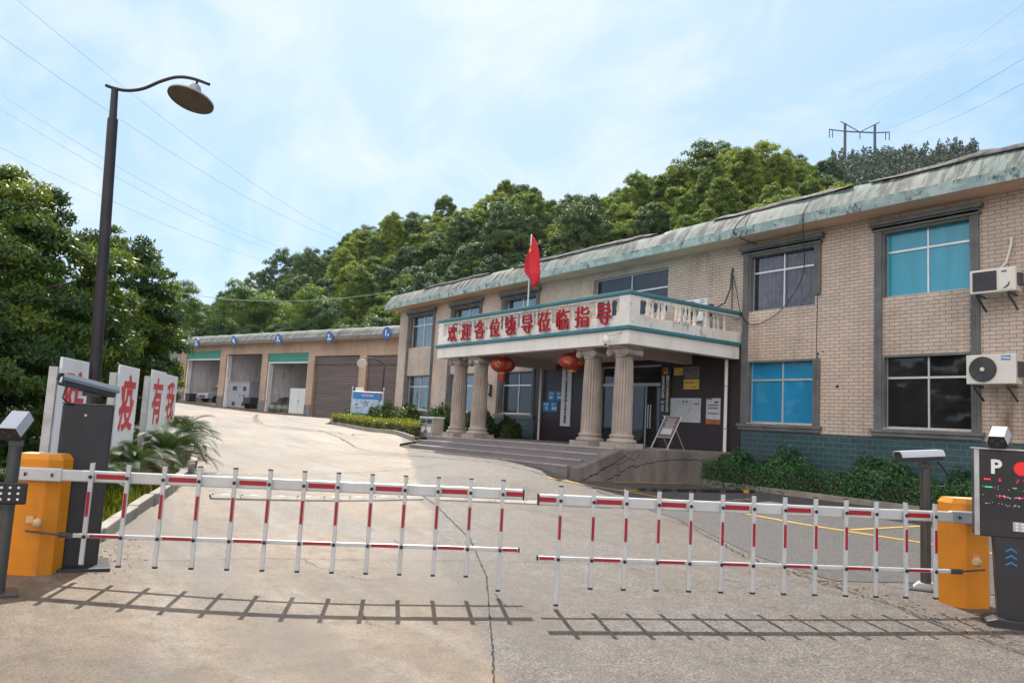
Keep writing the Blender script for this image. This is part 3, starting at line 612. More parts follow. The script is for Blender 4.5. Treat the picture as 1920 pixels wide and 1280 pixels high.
# columns
def column(x, y):
    z0 = PT(x); H = 3.5-z0
    sh = MB(); seg = 80; nf = 20
    V = []; Fc = []
    zs = [z0+.34, z0+.38, z0+.42, z0+1.0, z0+1.6, 3.16, 3.19, 3.22]; rs = [.245, .245, .243, .240, .228, .208, .21, .212]; fl = [0,0,1,1,1,1,0,0]
    for z, r, f in zip(zs, rs, fl):
        for k in range(seg):
            a = 2*math.pi*k/seg; d = .028*max(0, math.sin(a*nf/1.0))**.8*f if f else 0
            V.append((x+(r-d)*math.cos(a), y+(r-d)*math.sin(a), z))
    for i in range(len(zs)-1):
        for k in range(seg): Fc.append((i*seg+k, i*seg+(k+1) % seg, (i+1)*seg+(k+1) % seg, (i+1)*seg+k))
    sh.add(V, Fc); c = sh.build('column', MT['column'], B, smooth=40)
    MB().box(x-.36,y-.36,z0,x+.36,y+.36,z0+.12).lathe([(.34,z0+.122),(.355,z0+.15),(.34,z0+.19),(.29,z0+.205),(.275,z0+.23),(.29,z0+.25),(.30,z0+.275),(.285,z0+.30),(.255,z0+.31),(.247,z0+.34)], (x,y,0), 40).build('base', MT['column'], c, smooth=35)
    cap = MB().lathe([(.212,3.22),(.235,3.235),(.235,3.26),(.22,3.27),(.23,3.30),(.27,3.36),(.27,3.38)], (x,y,0), 40).box(x-.30,y-.30,3.44,x+.30,y+.30,3.499).box(x-.26,y-.24,3.36,x+.26,y+.24,3.44)
    for sx in (-1, 1):
        cap.lathe([(.085,-.27),(.095,-.24),(.075,-.12),(.07,0),(.075,.12),(.095,.24),(.085,.27)], (x+sx*.27,y,3.345), 20, mat=Matrix.Rotation(R(90), 4, 'X'))
        for sy in (-1, 1): cap.lathe([(.04,-.012),(.04,.012)], (x+sx*.27,y+sy*.283,3.345), 14, mat=Matrix.Rotation(R(90), 4, 'X'))
    cap.build('capital', MT['column'], c, smooth=35)
for x in (-20.73,-19.53,-14.33,-13.20): column(x, 12.42)
# terrace, steps, cracked flank wall
mb = MB()
def slab(x0, x1, y0, y1, dz, zb):
    a, b = PT(x0)+dz, PT(x1)+dz
    mb.add([(x0,y0,zb),(x1,y0,zb),(x1,y1,zb),(x0,y1,zb),(x0,y0,a),(x1,y0,b),(x1,y1,b),(x0,y1,a)], [(0,3,2,1),(4,5,6,7),(0,1,5,4),(1,2,6,5),(2,3,7,6),(3,0,4,7)])
slab(-21.66,-12.86,11.86,15.95,0,.1); slab(-21.52,-12.92,11.47,11.86,-.145,.1); slab(-21.36,-13.05,11.08,11.47,-.29,.1); slab(-20.6,-13.05,10.68,11.08,-.42,.1)
st = mb.build('steps', MT['steps'], B, bevel=.008)
mb = MB()
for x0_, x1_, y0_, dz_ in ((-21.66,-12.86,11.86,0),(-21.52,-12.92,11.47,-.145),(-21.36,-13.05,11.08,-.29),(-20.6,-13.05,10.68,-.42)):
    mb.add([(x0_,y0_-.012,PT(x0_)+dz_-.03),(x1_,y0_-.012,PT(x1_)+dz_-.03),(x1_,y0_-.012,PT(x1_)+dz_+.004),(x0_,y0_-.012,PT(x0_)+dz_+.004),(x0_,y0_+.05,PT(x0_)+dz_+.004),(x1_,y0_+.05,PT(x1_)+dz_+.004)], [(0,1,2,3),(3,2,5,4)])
mb.build('lit_nosing', MT['lit_nosing'], st)  # pale strips painting the light on each step edge
fl = MB(); pr = [(10.6,.2),(15.95,.2),(15.95,PT(-12.7)-.004),(11.9,PT(-12.7)-.004),(11.55,PT(-12.7)-.12),(11.1,PT(-12.7)-.28),(10.6,PT(-12.7)-.45)]
fl.prism(pr, lambda u, v, d: (d, u, v), -12.858, -12.56)
flank = fl.build('flank_wall', MT['cement'], B, bevel=.02)
def wallcrack(pts, w, y=None):
    mb = MB(); pts = [Vector((0,*p)) for p in pts]; P = []
    for i in range(len(pts)-1):
        for t in np.linspace(0,1,7)[:-1]: P.append(pts[i].lerp(pts[i+1], float(t)) + Vector((0,random.uniform(-.02,.02),random.uniform(-.025,.025))))
    P.append(pts[-1]); V = []
    for i, p in enumerate(P):
        ww = w*random.uniform(.3,1.1)*(1-.6*abs(i/len(P)-.4)); V += [(-12.556, p.y, p.z-ww), (-12.556, p.y, p.z+ww)]
    mb.add(V, [(2*i,2*i+2,2*i+3,2*i+1) for i in range(len(P)-1)]); return mb
for pts, w in (([(11.35,.40),(11.8,.55),(12.1,.70),(12.35,.72),(12.9,.83),(13.6,.88),(14.6,.90)], .016),([(10.75,.42),(11.1,.55),(11.5,.72),(11.85,.9),(12.1,1.05)], .02),([(11.5,.72),(11.9,.78),(12.2,.98),(12.35,1.08)], .012),([(11.9,.95),(12.2,.85),(12.4,.99)], .012)):
    wallcrack(pts, w).build('crack', MT['crack'], flank, fix=False)
# holes and old conduit on the tiled front
mb = MB()
for x, z, r in ((-9.93,2.78,.035),(-10.43,3.55,.03),(-10.3,3.6,.02),(-10.45,3.47,.03)): MB().lathe([(r,-.004),(r,.004)], (x,FY-.005,z), 12, mat=Matrix.Rotation(R(90), 4, 'X')).build('wall_hole', MT['crack'], B)
# ================================================================ THINGS ON AND ABOUT THE BUILDING
XR, ZU = (1,0,0), (0,0,1)
for i, (ch, x) in enumerate(zip('欢迎各位领导莅临指导', (-20.59,-19.78,-18.98,-18.17,-17.38,-16.58,-15.81,-15.04,-14.26,-13.45))):
    o = text('slogan_character', ch, .565, MT['charred'], None, (x, PY-.045, 4.205), XR, ZU, .022, .003)
    nth = ['first','second','third','fourth','fifth','sixth','seventh','eighth','ninth','last'][i]
    tag(o, f'raised red character {ch}, {nth} in the slogan along the balcony front', 'character', 'raised red slogan characters')
def ac_unit(x0, z0, w, h, y, label, kind, bracket=True):
    t = thing('air_conditioner', label, 'air conditioner', (x0+w/2, y, z0), 0, 'outdoor air conditioner units'); d = .28; yf = y-d
    case = MB().box(x0, yf, z0, x0+w, y, z0+h).build('casing', MT['acwhite'], t, bevel=.015)
    if kind == 'round':
        cx, cz, r = x0+w*.35, z0+h*.5, h*.43
        g = MB().lathe([(r,-.012),(r,.012)], (cx,yf-.008,cz), 40, mat=Matrix.Rotation(R(90),4,'X'))
        g.build('fan_grille', MT['acgrille'], t, smooth=30)
        g = MB()
        for q in np.linspace(.18,.95,7):
            pts = [(cx+r*q*math.cos(a), yf-.024, cz+r*q*math.sin(a)) for a in np.linspace(0,2*math.pi,33)]; g.tube(pts, .0035, 5, caps=False)
        for a in np.linspace(0,2*math.pi,9)[:-1]: g.tube([(cx,yf-.026,cz),(cx+r*math.cos(a),yf-.026,cz+r*math.sin(a))], .003, 5)
        g.build('grille_ring', MT['graymetal'], t)
        MB().lathe([(r*.16,-.02),(r*.16,.02)], (cx,yf-.02,cz), 18, mat=Matrix.Rotation(R(90),4,'X')).build('fan_hub', MT['acwhite'], t, smooth=30)
        lb = MB().box(x0+w*.72, yf-.006, z0+h*.80, x0+w*.90, yf+.002, z0+h*.95).build('label_plate', MT['blue'], t)
        text('lettering', 'Midea', h*.10, MT['inkwhite'], lb, (x0+w*.81, yf-.007, z0+h*.873), XR, ZU, .001, .002)
    else:
        g = MB()
        for k in range(22): g.box(x0+w*.07, yf-.012, z0+h*(.10+k*.037), x0+w*.60, yf+.004, z0+h*(.122+k*.037))
        g.box(x0+w*.07, yf-.004, z0+h*.09, x0+w*.60, yf+.002, z0+h*.91)
        g.build('fan_grille', MT['acgrille'], t)
        MB().box(x0+w*.63, yf-.01, z0+h*.07, x0+w*.955, yf+.002, z0+h*.93).build('front_panel', MT['acwhite'], t, bevel=.006)
        text('lettering', 'GREE', h*.085, MT['inkblack'], t, (x0+w*.76, yf-.011, z0+h*.83), XR, ZU, .001, .002)
        q = MB(); q.tube([(x0+w*.74,yf-.012,z0+h*.14),(x0+w*.80,yf-.012,z0+h*.17),(x0+w*.86,yf-.012,z0+h*.27),(x0+w*.88,yf-.012,z0+h*.38)], [.006,.014,.014,.006], 6)
        q.build('emblem', MT['inkblack'], t)
    if bracket:
        for bx in (x0+w*.16, x0+w*.84):
            q = MB(); q.bar((bx,y+.10,z0-.03), (bx,yf-.06,z0-.03), .035, .03).bar((bx,y+.13,z0-.30), (bx,yf+.0,z0-.05), .03, .03).bar((bx,y+.12,z0-.33), (bx,y+.12,z0+.05), .035, .012)
            q.build('bracket', MT['graymetal'], t)
    q = MB().box(x0+w, y-d*.75, z0+h*.25, x0+w+.05, y-d*.2, z0+h*.75); q.tube([(x0+w+.04,y-.1,z0+h*.3),(x0+w+.10,y-.05,z0+h*.18),(x0+w+.09,y+.1,z0+h*.1)], .016, 6)
    q.build('valve_cover', MT['acgrille'], t)
    return t
ac_unit(-6.92, 2.76, .86, .56, 15.75, 'white air conditioner with round fan and blue badge beside the lower dark window', 'round')
ac_unit(-6.84, 4.50, .80, .46, 15.75, 'white air conditioner with square louvred grille beside the upper turquoise window', 'square')
a3 = ac_unit(-14.02, 4.48, .82, .60, 15.55, 'white air conditioner standing on the balcony behind the balusters', 'round', False)
for xa in (-13.95,-13.35): MB().box(xa,15.3,3.93,xa+.05,15.5,4.48).build('stand', MT['graymetal'], a3)
tag(MB().tube([(-6.30,15.97,5.63),(-6.28,15.93,5.52),(-6.33,15.92,5.3),(-6.37,15.92,5.15),(-6.50,15.85,4.97),(-6.52,15.7,4.955)], .022, 8).build('insulated_pipe', MT['acwhite'], smooth=60), 'pale wrapped pipe running down to the upper wall air conditioner', 'pipe')
tag(MB().tube([(-12.95,15.97,5.95),(-12.93,15.9,5.8),(-12.95,15.9,5.4),(-13.05,15.8,5.0),(-13.2,15.6,4.85)], .022, 8).tube([(-12.93,15.95,5.9),(-12.9,15.9,4.8)], .014, 6).build('insulated_pipe', MT['graymetal'], smooth=60), 'dark pipes dropping to the balcony air conditioner', 'pipe')
# loose cables
def cable(pts, r, label, name='loose_cable'):
    P = [Vector(p) for p in pts]; out = []
    for i in range(len(P)-1):
        p0, p1, p2, p3 = P[max(i-1,0)], P[i], P[i+1], P[min(i+2,len(P)-1)]
        for t in np.linspace(0,1,9)[:-1]:
            t = float(t); out.append(.5*((2*p1)+(p2-p0)*t+(2*p0-5*p1+4*p2-p3)*t*t+(3*p1-p0-3*p2+p3)*t**3))
    out.append(P[-1]); return tag(MB().tube(out, r, 5).build(name, MT['blackcap']), label, 'cable', 'loose black cables on the tiled wall')
cable([(-10.2,15.4,7.15),(-10.35,15.25,6.8),(-10.4,15.3,6.5),(-10.75,15.85,5.5),(-11.3,15.9,4.75),(-11.9,15.92,4.42),(-12.35,15.92,4.40),(-12.62,15.9,4.75),(-12.75,15.9,5.3),(-12.9,15.93,5.75)], .011, 'long black cable sagging from the roof past the curtained window')
cable([(-12.1,15.7,7.3),(-12.25,15.26,6.9),(-12.3,15.25,6.6),(-12.15,15.9,6.45)], .013, 'black cable hanging over the roof edge above the balcony end')
cable([(-10.42,15.95,4.97),(-10.42,15.93,4.4),(-10.43,15.93,3.5)], .008, 'thin black cable down the tiles between the upper and lower blue windows')
# flag
t = thing('flag', 'red flag hanging limp from a white pole behind the balcony front', 'flag', (-17.3, 12.45, 3.93))
MB().tube([(-17.3,12.45,3.93),(-17.3,12.45,6.95)], .026, 10).lathe([(.0,6.9),(.035,6.93),(.0,6.97)], (-17.3,12.45,0), 10).build('pole', MT['silver'], t, smooth=60)
nu, nv = 30, 22; P = np.zeros((nu, nv, 3))
U = (0,.12,.3,.5,.65,.8,1); XL = (-.02,-.12,-.27,-.36,-.29,-.02,.20); XR_ = (.02,.10,.19,.27,.32,.40,.34)
for i in range(nu):
    u = i/(nu-1); xl, xr = np.interp(u,U,XL), np.interp(u,U,XR_)
    for j in range(nv):
        v = j/(nv-1)
        P[i,j] = (-17.08+xl+(xr-xl)*v, 12.45-.05-.07*math.sin(v*11+u*2.5)*min(1,u*3)-.10*math.sin(math.pi*v), 6.78-u*1.40+.10*(v-.5)*math.sin(u*2)-.06*math.sin(v*6))
f = grid_mesh('cloth', P, MT['flagred']); del f['kind']; f.parent = t; f.data.transform(world_of(t).inverted())
sd = f.modifiers.new('thick', 'SOLIDIFY'); sd.thickness = .004
def star(c, r, rot):
    V = [(c[0]+(r if k%2==0 else r*.38)*math.sin(rot+k*math.pi/5)*.6, c[1], c[2]+(r if k%2==0 else r*.38)*math.cos(rot+k*math.pi/5)) for k in range(10)]
    return MB().add(V, [tuple(range(10))])
star((-17.02,12.22,6.42), .10, .2).build('star', MT['flagyellow'], t, fix=False)
# lanterns
def lantern(x, y, z, label, tassel):
    t = thing('red_lantern', label, 'lantern', (x, y, z), 0, 'red lanterns under the porch')
    b = MB(); seg = 48; V = []; Fc = []; A = np.linspace(-1.25, 1.25, 19)
    for a in A:
        for k in range(seg):
            th = 2*math.pi*k/seg; r = .37*math.cos(a)*(1-.03*abs(math.sin(th*6)))
            V.append((x+r*math.cos(th), y+r*math.sin(th), z+.235*math.sin(a)/math.sin(1.25)))
    for i in range(len(A)-1):
        for k in range(seg): Fc.append((i*seg+k,i*seg+(k+1)%seg,(i+1)*seg+(k+1)%seg,(i+1)*seg+k))
    b.add(V, Fc).build('body', MT['lantern'], t, smooth=60)
    MB().lathe([(.12,z+.225),(.125,z+.265),(.10,z+.28)], (x,y,0), 20).lathe([(.12,z-.27),(.125,z-.225)], (x,y,0), 20).tube([(x,y,z+.28),(x,y,3.72)], .008, 6).build('rim', MT['gold'], t, smooth=40)
    g = MB()
    for k, (az, rows) in enumerate([(a, 3) for a in np.linspace(0, 2*math.pi, 7)[:-1]]):
        for q in range(26):
            a = az + random.uniform(-.26,.26); el = random.uniform(-.5,.5); r = .378*math.cos(el); e = .028
            if abs((a-az)**2/.07 + el**2/.25) > 1: continue
            c = Vector((x+r*math.cos(a), y+r*math.sin(a), z+.235*math.sin(el)/math.sin(1.25)))
            tn = Vector((-math.sin(a), math.cos(a), 0)); up = Vector((-math.cos(a)*math.sin(el),-math.sin(a)*math.sin(el), math.cos(el)))
            rt = random.uniform(0,3); d1 = (tn*math.cos(rt)+up*math.sin(rt))*e; d2 = (up*math.cos(rt)-tn*math.sin(rt))*e*.6
            g.add([c-d1,c-d2,c+d1,c+d2], [(0,1,2,3)])
    g.build('gold_pattern', MT['lanterngold'], t, fix=False)
    if tassel:
        MB().lathe([(.11,z-.50),(.115,z-.275)], (x,y,0), 20).build('tassel', MT['lantern'], t, smooth=40)
    return t
lantern(-18.63, 12.6, 3.245, 'faded red lantern with a hanging tassel beside the left pair of columns', True)
lantern(-15.36, 12.6, 3.23, 'red lantern without a tassel beside the right pair of columns', False)
# wall signs
def board(name, label, cat, x0, x1, z0, z1, m, y=15.953, d=.025, group=None, tilt=0):
    t = thing(name, label, cat, ((x0+x1)/2, y, z0), 0, group)
    f = MB().box(x0, y-d, z0, x1, y, z1).build('panel', MT[m], t, bevel=.003); return t, y-d
def marks(t, x0, x1, z0, z1, y, rows, m, fill=.7, h=.5, seed=1, name='printing'):
    rnd = random.Random(seed); g = MB()
    for r in range(rows):
        zc = z1-(z1-z0)*(r+.5)/rows; hh = (z1-z0)/rows*h/2; x = x0
        end = x0+(x1-x0)*rnd.uniform(.6,1)
        while x < end:
            w = rnd.uniform(.4,1.1)*hh*2
            if rnd.random() < fill: g.box(x, y-.002, zc-hh, min(x+w,x1), y+.0005, zc+hh)
            x += w+hh*.6
    return g.build(name, MT[m], t)
for i, (x0, z0, lab) in enumerate(((-20.68,2.37,'upper left'),(-20.25,2.37,'upper right'),(-20.95,2.0,'lower left'),(-20.52,2.0,'lower right'))):
    t, y = board('notice_plate', f'small blue notice plate, {lab} of the four on the granite', 'sign', x0, x0+.38, z0, z0+.33, 'blue', d=.012, group='four blue notice plates')
    marks(t, x0+.07, x0+.31, z0+.21, z0+.28, y, 1, 'inkwhite', .9, .5, i); marks(t, x0+.09, x0+.31, z0+.06, z0+.17, y, 1, 'inkwhite', .9, .75, i+9)
t, y = board('vertical_sign', 'tall white hanging board with black vertical characters beside the entrance', 'sign', -19.92, -19.42, 1.53, 3.68, 'signwhite', d=.04)
text('lettering', '\n'.join('醴陵市城乡生活垃圾资源化处理'), .118, MT['inkblack'], t, (-19.67, y-.001, 3.03), XR, ZU, .002, .004, line=.80)
text('lettering', 'PPP', .10, MT['inkblack'], t, (-19.67, y-.001, 2.36), XR, ZU, .002, .004)
text('lettering', '\n'.join('项目建设指挥部'), .118, MT['inkblack'], t, (-19.67, y-.001, 1.955), XR, ZU, .002, .004, line=.80)
t, y = board('vertical_sign', 'tall black board with white vertical characters and a round police badge by the door', 'sign', -15.385, -14.99, 1.45, 3.47, 'blackboard', d=.04)
text('lettering', '\n'.join('醴陵市公安局驻城乡生活'), .108, MT['inkwhite'], t, (-15.10, y-.001, 2.60), XR, ZU, .002, .002, line=.86)
text('lettering', '\n'.join('垃圾资源化处理'), .108, MT['inkwhite'], t, (-15.27, y-.001, 2.79), XR, ZU, .002, .002, line=.86)
text('lettering', 'PPP', .085, MT['inkwhite'], t, (-15.27, y-.001, 2.36), XR, ZU, .002, .002)
text('lettering', '\n'.join('项目'), .108, MT['inkwhite'], t, (-15.27, y-.001, 2.19), XR, ZU, .002, .002, line=.86)
text('lettering', '\n'.join('工作站'), .17, MT['inkwhite'], t, (-15.19, y-.001, 1.76), XR, ZU, .002, .002, line=.9)
e = MB().lathe([(.085,-.006),(.085,.006)], (-15.185,y-.006,3.27), 24, mat=Matrix.Rotation(R(90),4,'X')); e.box(-15.27,y-.011,3.17,-15.10,y,3.22); e.build('badge', MT['gold'], t)
MB().lathe([(.05,-.006),(.05,.006)], (-15.185,y-.014,3.285), 20, mat=Matrix.Rotation(R(90),4,'X')).build('badge_centre', MT['inkred'], t)
for x0, x1, z0, z1, m, lab, sd in ((-14.89,-14.56,3.13,3.34,'gold','small gold plaque at the upper left of three beside the door',1),(-14.51,-13.97,3.04,3.36,'greyplaque','dark grey plaque above the larger gold plaque',2),(-14.52,-13.97,2.73,3.01,'gold','large gold plaque below the dark grey plaque',3)):
    t, y = board('wall_plaque', lab, 'plaque', x0, x1, z0, z1, m, d=.02, group='metal plaques beside the door'); marks(t, x0+.06, x1-.06, z0+.14, z1-.05, y, 1 if sd != 2 else 2, 'inkblack', .9, .35, sd)
    marks(t, x0+(x1-x0)*.6, x1-.05, z0+.04, z0+.09, y, 1, 'inkblack', .8, .5, sd+5)
t, y = board('whiteboard', 'large pale whiteboard with a few dark notes on the granite wall', 'whiteboard', -15.02, -13.9, 1.84, 2.47, 'whiteboard', d=.02)
MB().box(-15.03,y-.004,1.825,-13.89,y+.015,1.845).box(-15.03,y-.004,2.465,-13.89,y+.015,2.485).box(-15.035,y-.004,1.825,-15.018,y+.015,2.485).box(-13.905,y-.004,1.825,-13.888,y+.015,2.485).build('frame', MT['alu'], t)
marks(t, -14.55,-14.3,2.36,2.42,y,1,'inkblack',.9,.9,4); marks(t,-14.32,-14.24,2.1,2.3,y,3,'inkblack',.6,.4,5); marks(t,-14.12,-13.95,2.3,2.36,y,1,'inkblack',.6,.7,6); marks(t,-14.62,-14.42,2.02,2.3,y,8,'alu',.8,.3,7)
t, y = board('wall_poster', 'narrow pale poster with orange lower edge beside the white drain pipe', 'poster', -13.71, -13.23, 1.80, 2.49, 'whiteboard', d=.008)
op_ = plain('orange_print', (.42,.12,.04), .5, var=.35, scale=14); MB().box(-13.71,y-.002,1.80,-13.23,y-.0002,1.93).build('orange_band', op_, t); MB().box(-13.71,y-.002,2.45,-13.5,y-.0002,2.49).build('orange_corner', op_, t)
for zz in (2.29, 2.215, 2.07): MB().box(-13.64,y-.002,zz,-13.30,y-.0002,zz+.025).build('text_bar', MT['inkblack'], t)
marks(t,-13.64,-13.32,2.1,2.2,y,4,'alu',.9,.5,3); marks(t,-13.42,-13.3,2.35,2.42,y,1,'inkblack',.9,.8,8); marks(t,-13.62,-13.4,1.95,2.05,y,3,'alu',.9,.5,13)
# folding display stand on the terrace
t = thing('display_stand', 'leaning silver framed notice stand on the terrace in front of the whiteboard', 'sign stand', (-13.25, 13.8, PT(-13.2)))
zb = PT(-13.2); A0, A1 = Vector((-13.42,13.62,zb)), Vector((-12.93,13.66,zb)); B0, B1 = Vector((-13.32,14.0,zb+.82)), Vector((-12.83,14.04,zb+.82))
fm = MB(); fm.tube([A0,B0], .014, 8).tube([A1,B1], .014, 8).tube([B0,B1], .014, 8)
l0, l1 = A0.lerp(B0,.36), A1.lerp(B1,.36); fm.tube([l0,l1], .012, 8); fm.tube([A0+Vector((.02,.6,0)),A0.lerp(B0,.62)], .012, 8).tube([A1+Vector((.02,.6,0)),A1.lerp(B1,.62)], .012, 8).tube([A0+Vector((-.04,-.02,.01)),A1+Vector((.12,-.01,.01))], .012, 8)
fm.build('frame', MT['silver'], t, smooth=50)
nrm = (B0-A0).cross(A1-A0).normalized()
c = (l0+B1)/2; ax = (B1-B0)/2*.94; ay = (B0-l0)/2*.97; MB().obox(c, ax, ay, nrm*.006).build('poster', MT['greyplaque'], t)
g = MB(); rnd = random.Random(3); sgn = 1 if nrm.y < 0 else -1
for k in range(9): g.obox(c+ay*(.80-k*.11)+ax*rnd.uniform(-.1,.1)+nrm*sgn*.008, ax*rnd.uniform(.45,.8), ay*.022, nrm*.001)
g.obox(c-ay*.45+nrm*sgn*.008, ax*.7, ay*.28, nrm*.001); g.build('printing', MT['alu'], t)
# dome camera and small camera on the beam
t = thing('dome_camera', 'white dome security camera on the balcony corner', 'security camera', (-13.2, 11.9, 3.5))
MB().tube([(-12.9,12.0,3.80),(-12.98,11.85,3.72),(-13.12,11.80,3.72),(-13.18,11.8,3.68)], .022, 8).build('arm', MT['acwhite'], t, smooth=50)
MB().lathe([(.03,3.70),(.075,3.66),(.095,3.60),(.10,3.55),(.092,3.53)], (-13.18,11.8,0), 20).build('housing', MT['acwhite'], t, smooth=50)
MB().lathe([(.088,3.528),(.085,3.49),(.062,3.445),(.025,3.425)], (-13.18,11.8,0), 20).build('dome', MT['signwhite'], t, smooth=60)
MB().lathe([(.03,-.012),(.03,.012)], (-13.12,11.725,3.475), 12, mat=Matrix.Rotation(R(70),4,'X')).build('lens', MT['blackcap'], t)
t = thing('bullet_camera', 'small dark camera under the beam by the left columns', 'security camera', (-19.3,12.2,3.4))
MB().tube([(-19.3,12.2,3.5),(-19.3,12.2,3.40)], .025, 8).lathe([(.05,3.40),(.07,3.36),(.06,3.31),(.02,3.29)], (-19.3,12.2,0), 16).build('housing', MT['darkmetal'], t, smooth=50)
MB().obox((-19.24,12.10,3.32),(.06,.03,-.02),(-.02,.05,0),(.01,0,.03)).build('lens_hood', MT['silver'], t)
# wall bracket lamp beside the left columns
t = thing('wall_lamp', 'black wrought iron wall lamp on the tiles behind the left columns', 'lamp', (-24.35,15.9,2.7))
MB().box(-24.42,15.94,2.5,-24.30,15.99,2.95).tube([(-24.36,15.94,2.62),(-24.36,15.8,2.55),(-24.36,15.72,2.68),(-24.36,15.72,2.78)], .02, 8).tube([(-24.36,15.94,2.9),(-24.36,15.82,3.0),(-24.36,15.72,2.95)], .015, 6).build('bracket', MT['blackcap'], t, smooth=50)
MB().lathe([(.05,2.62),(.10,2.74),(.12,2.88),(.03,2.98)], (-24.36,15.72,0), 8).build('shade', MT['blackcap'], t)
# litter bin
bx, by = -21.95, 12.15; bz = g1(bx,by)-.02
t = thing('litter_bin', 'two compartment stainless steel litter bin at the left end of the steps', 'bin', (bx,by,bz))
MB().box(bx-.43,by-.2,bz,bx+.43,by+.22,bz+.64).build('body', MT['steel'], t, bevel=.01)
MB().box(bx-.45,by-.22,bz+.642,bx+.45,by+.24,bz+.70).build('lid', MT['silver'], t, bevel=.012)
for s in (-1, 1):
    MB().box(bx+s*.215-.15,by-.207,bz+.49,bx+s*.215+.15,by-.19,bz+.62).build('opening', MT['blackcap'], t)
    MB().box(bx+s*.2-.13,by-.206,bz+.2,bx+s*.2+.13,by-.199,bz+.38).build('label_plate', MT['acwhite'], t); MB().box(bx+s*.075-.03,by-.212,bz+.2,bx+s*.075+.03,by-.199,bz+.26).build('latch', MT['blackcap'], t)
MB().lathe([(.035,-.01),(.035,.01)], (bx,by-.205,bz+.57), 14, mat=Matrix.Rotation(R(90),4,'X')).build('ashtray', MT['acgrille'], t)
# ================================================================ GATE
def barrier(label, cab_c, cab_dir, P0, P1, n, first, spacing, box_lbl, ztop=1.0, zboom=.88, zlow=.36):
    # P0: hinge end on the picket line, P1: free end; all pickets sit along it
    P0, P1 = Vector((*P0,0)), Vector((*P1,0)); d = (P1-P0).normalized(); L = (P1-P0).length; nrm = Vector((d.y,-d.x,0))
    if nrm.dot(Vector((0,0,0))-P0) < 0: nrm = -nrm        # towards the road outside
    t = thing('barrier_gate', label, 'barrier gate', (cab_c[0], cab_c[1], 0), 0)
    return t, P0, d, nrm, L
def cabinet(t, c, d, nrm, h=1.045, a=.205, b=.15, ch=.09, z0=-.08, taper=.012):
    # octagonal-ish cabinet, chamfered front corners
    c = Vector((*c, 0)); poly = [(-a,-b+ch*.0),( -a, b-ch),(-a+ch, b),(a-ch, b),(a, b-ch),(a,-b)]
    f = lambda u, v, z: c + d*u*(1-(z>0.5)*taper) + nrm*v*(1-(z>.5)*taper) + Vector((0,0,z))
    o = MB().prism(poly, f, z0, h-.05).build('cabinet', MT['orange'], t, bevel=.008)
    m = MB(); n = len(poly)
    V = [f(u,v,h-.05) for u,v in poly] + [f(u*.86,v*.82,h) for u,v in poly]
    m.add(V, [(i,(i+1)%n,n+(i+1)%n,n+i) for i in range(n)] + [tuple(range(n,2*n))]); m.build('lid', [MT['orange']], t)
    MB().prism([(u*.8,v*.76) for u,v in poly], lambda u,v,z: c+d*u+nrm*v+Vector((0,0,z)), h-.002, h+.002).build('lid_top', MT['pale_lid'], t)
    MB().obox(c+nrm*(b+.004)+Vector((0,0,.48))+d*.02, d*.0+nrm*.006, d*.03, Vector((0,0,.03))).build('lock_plate', MT['pale_lid'], t)
    return o
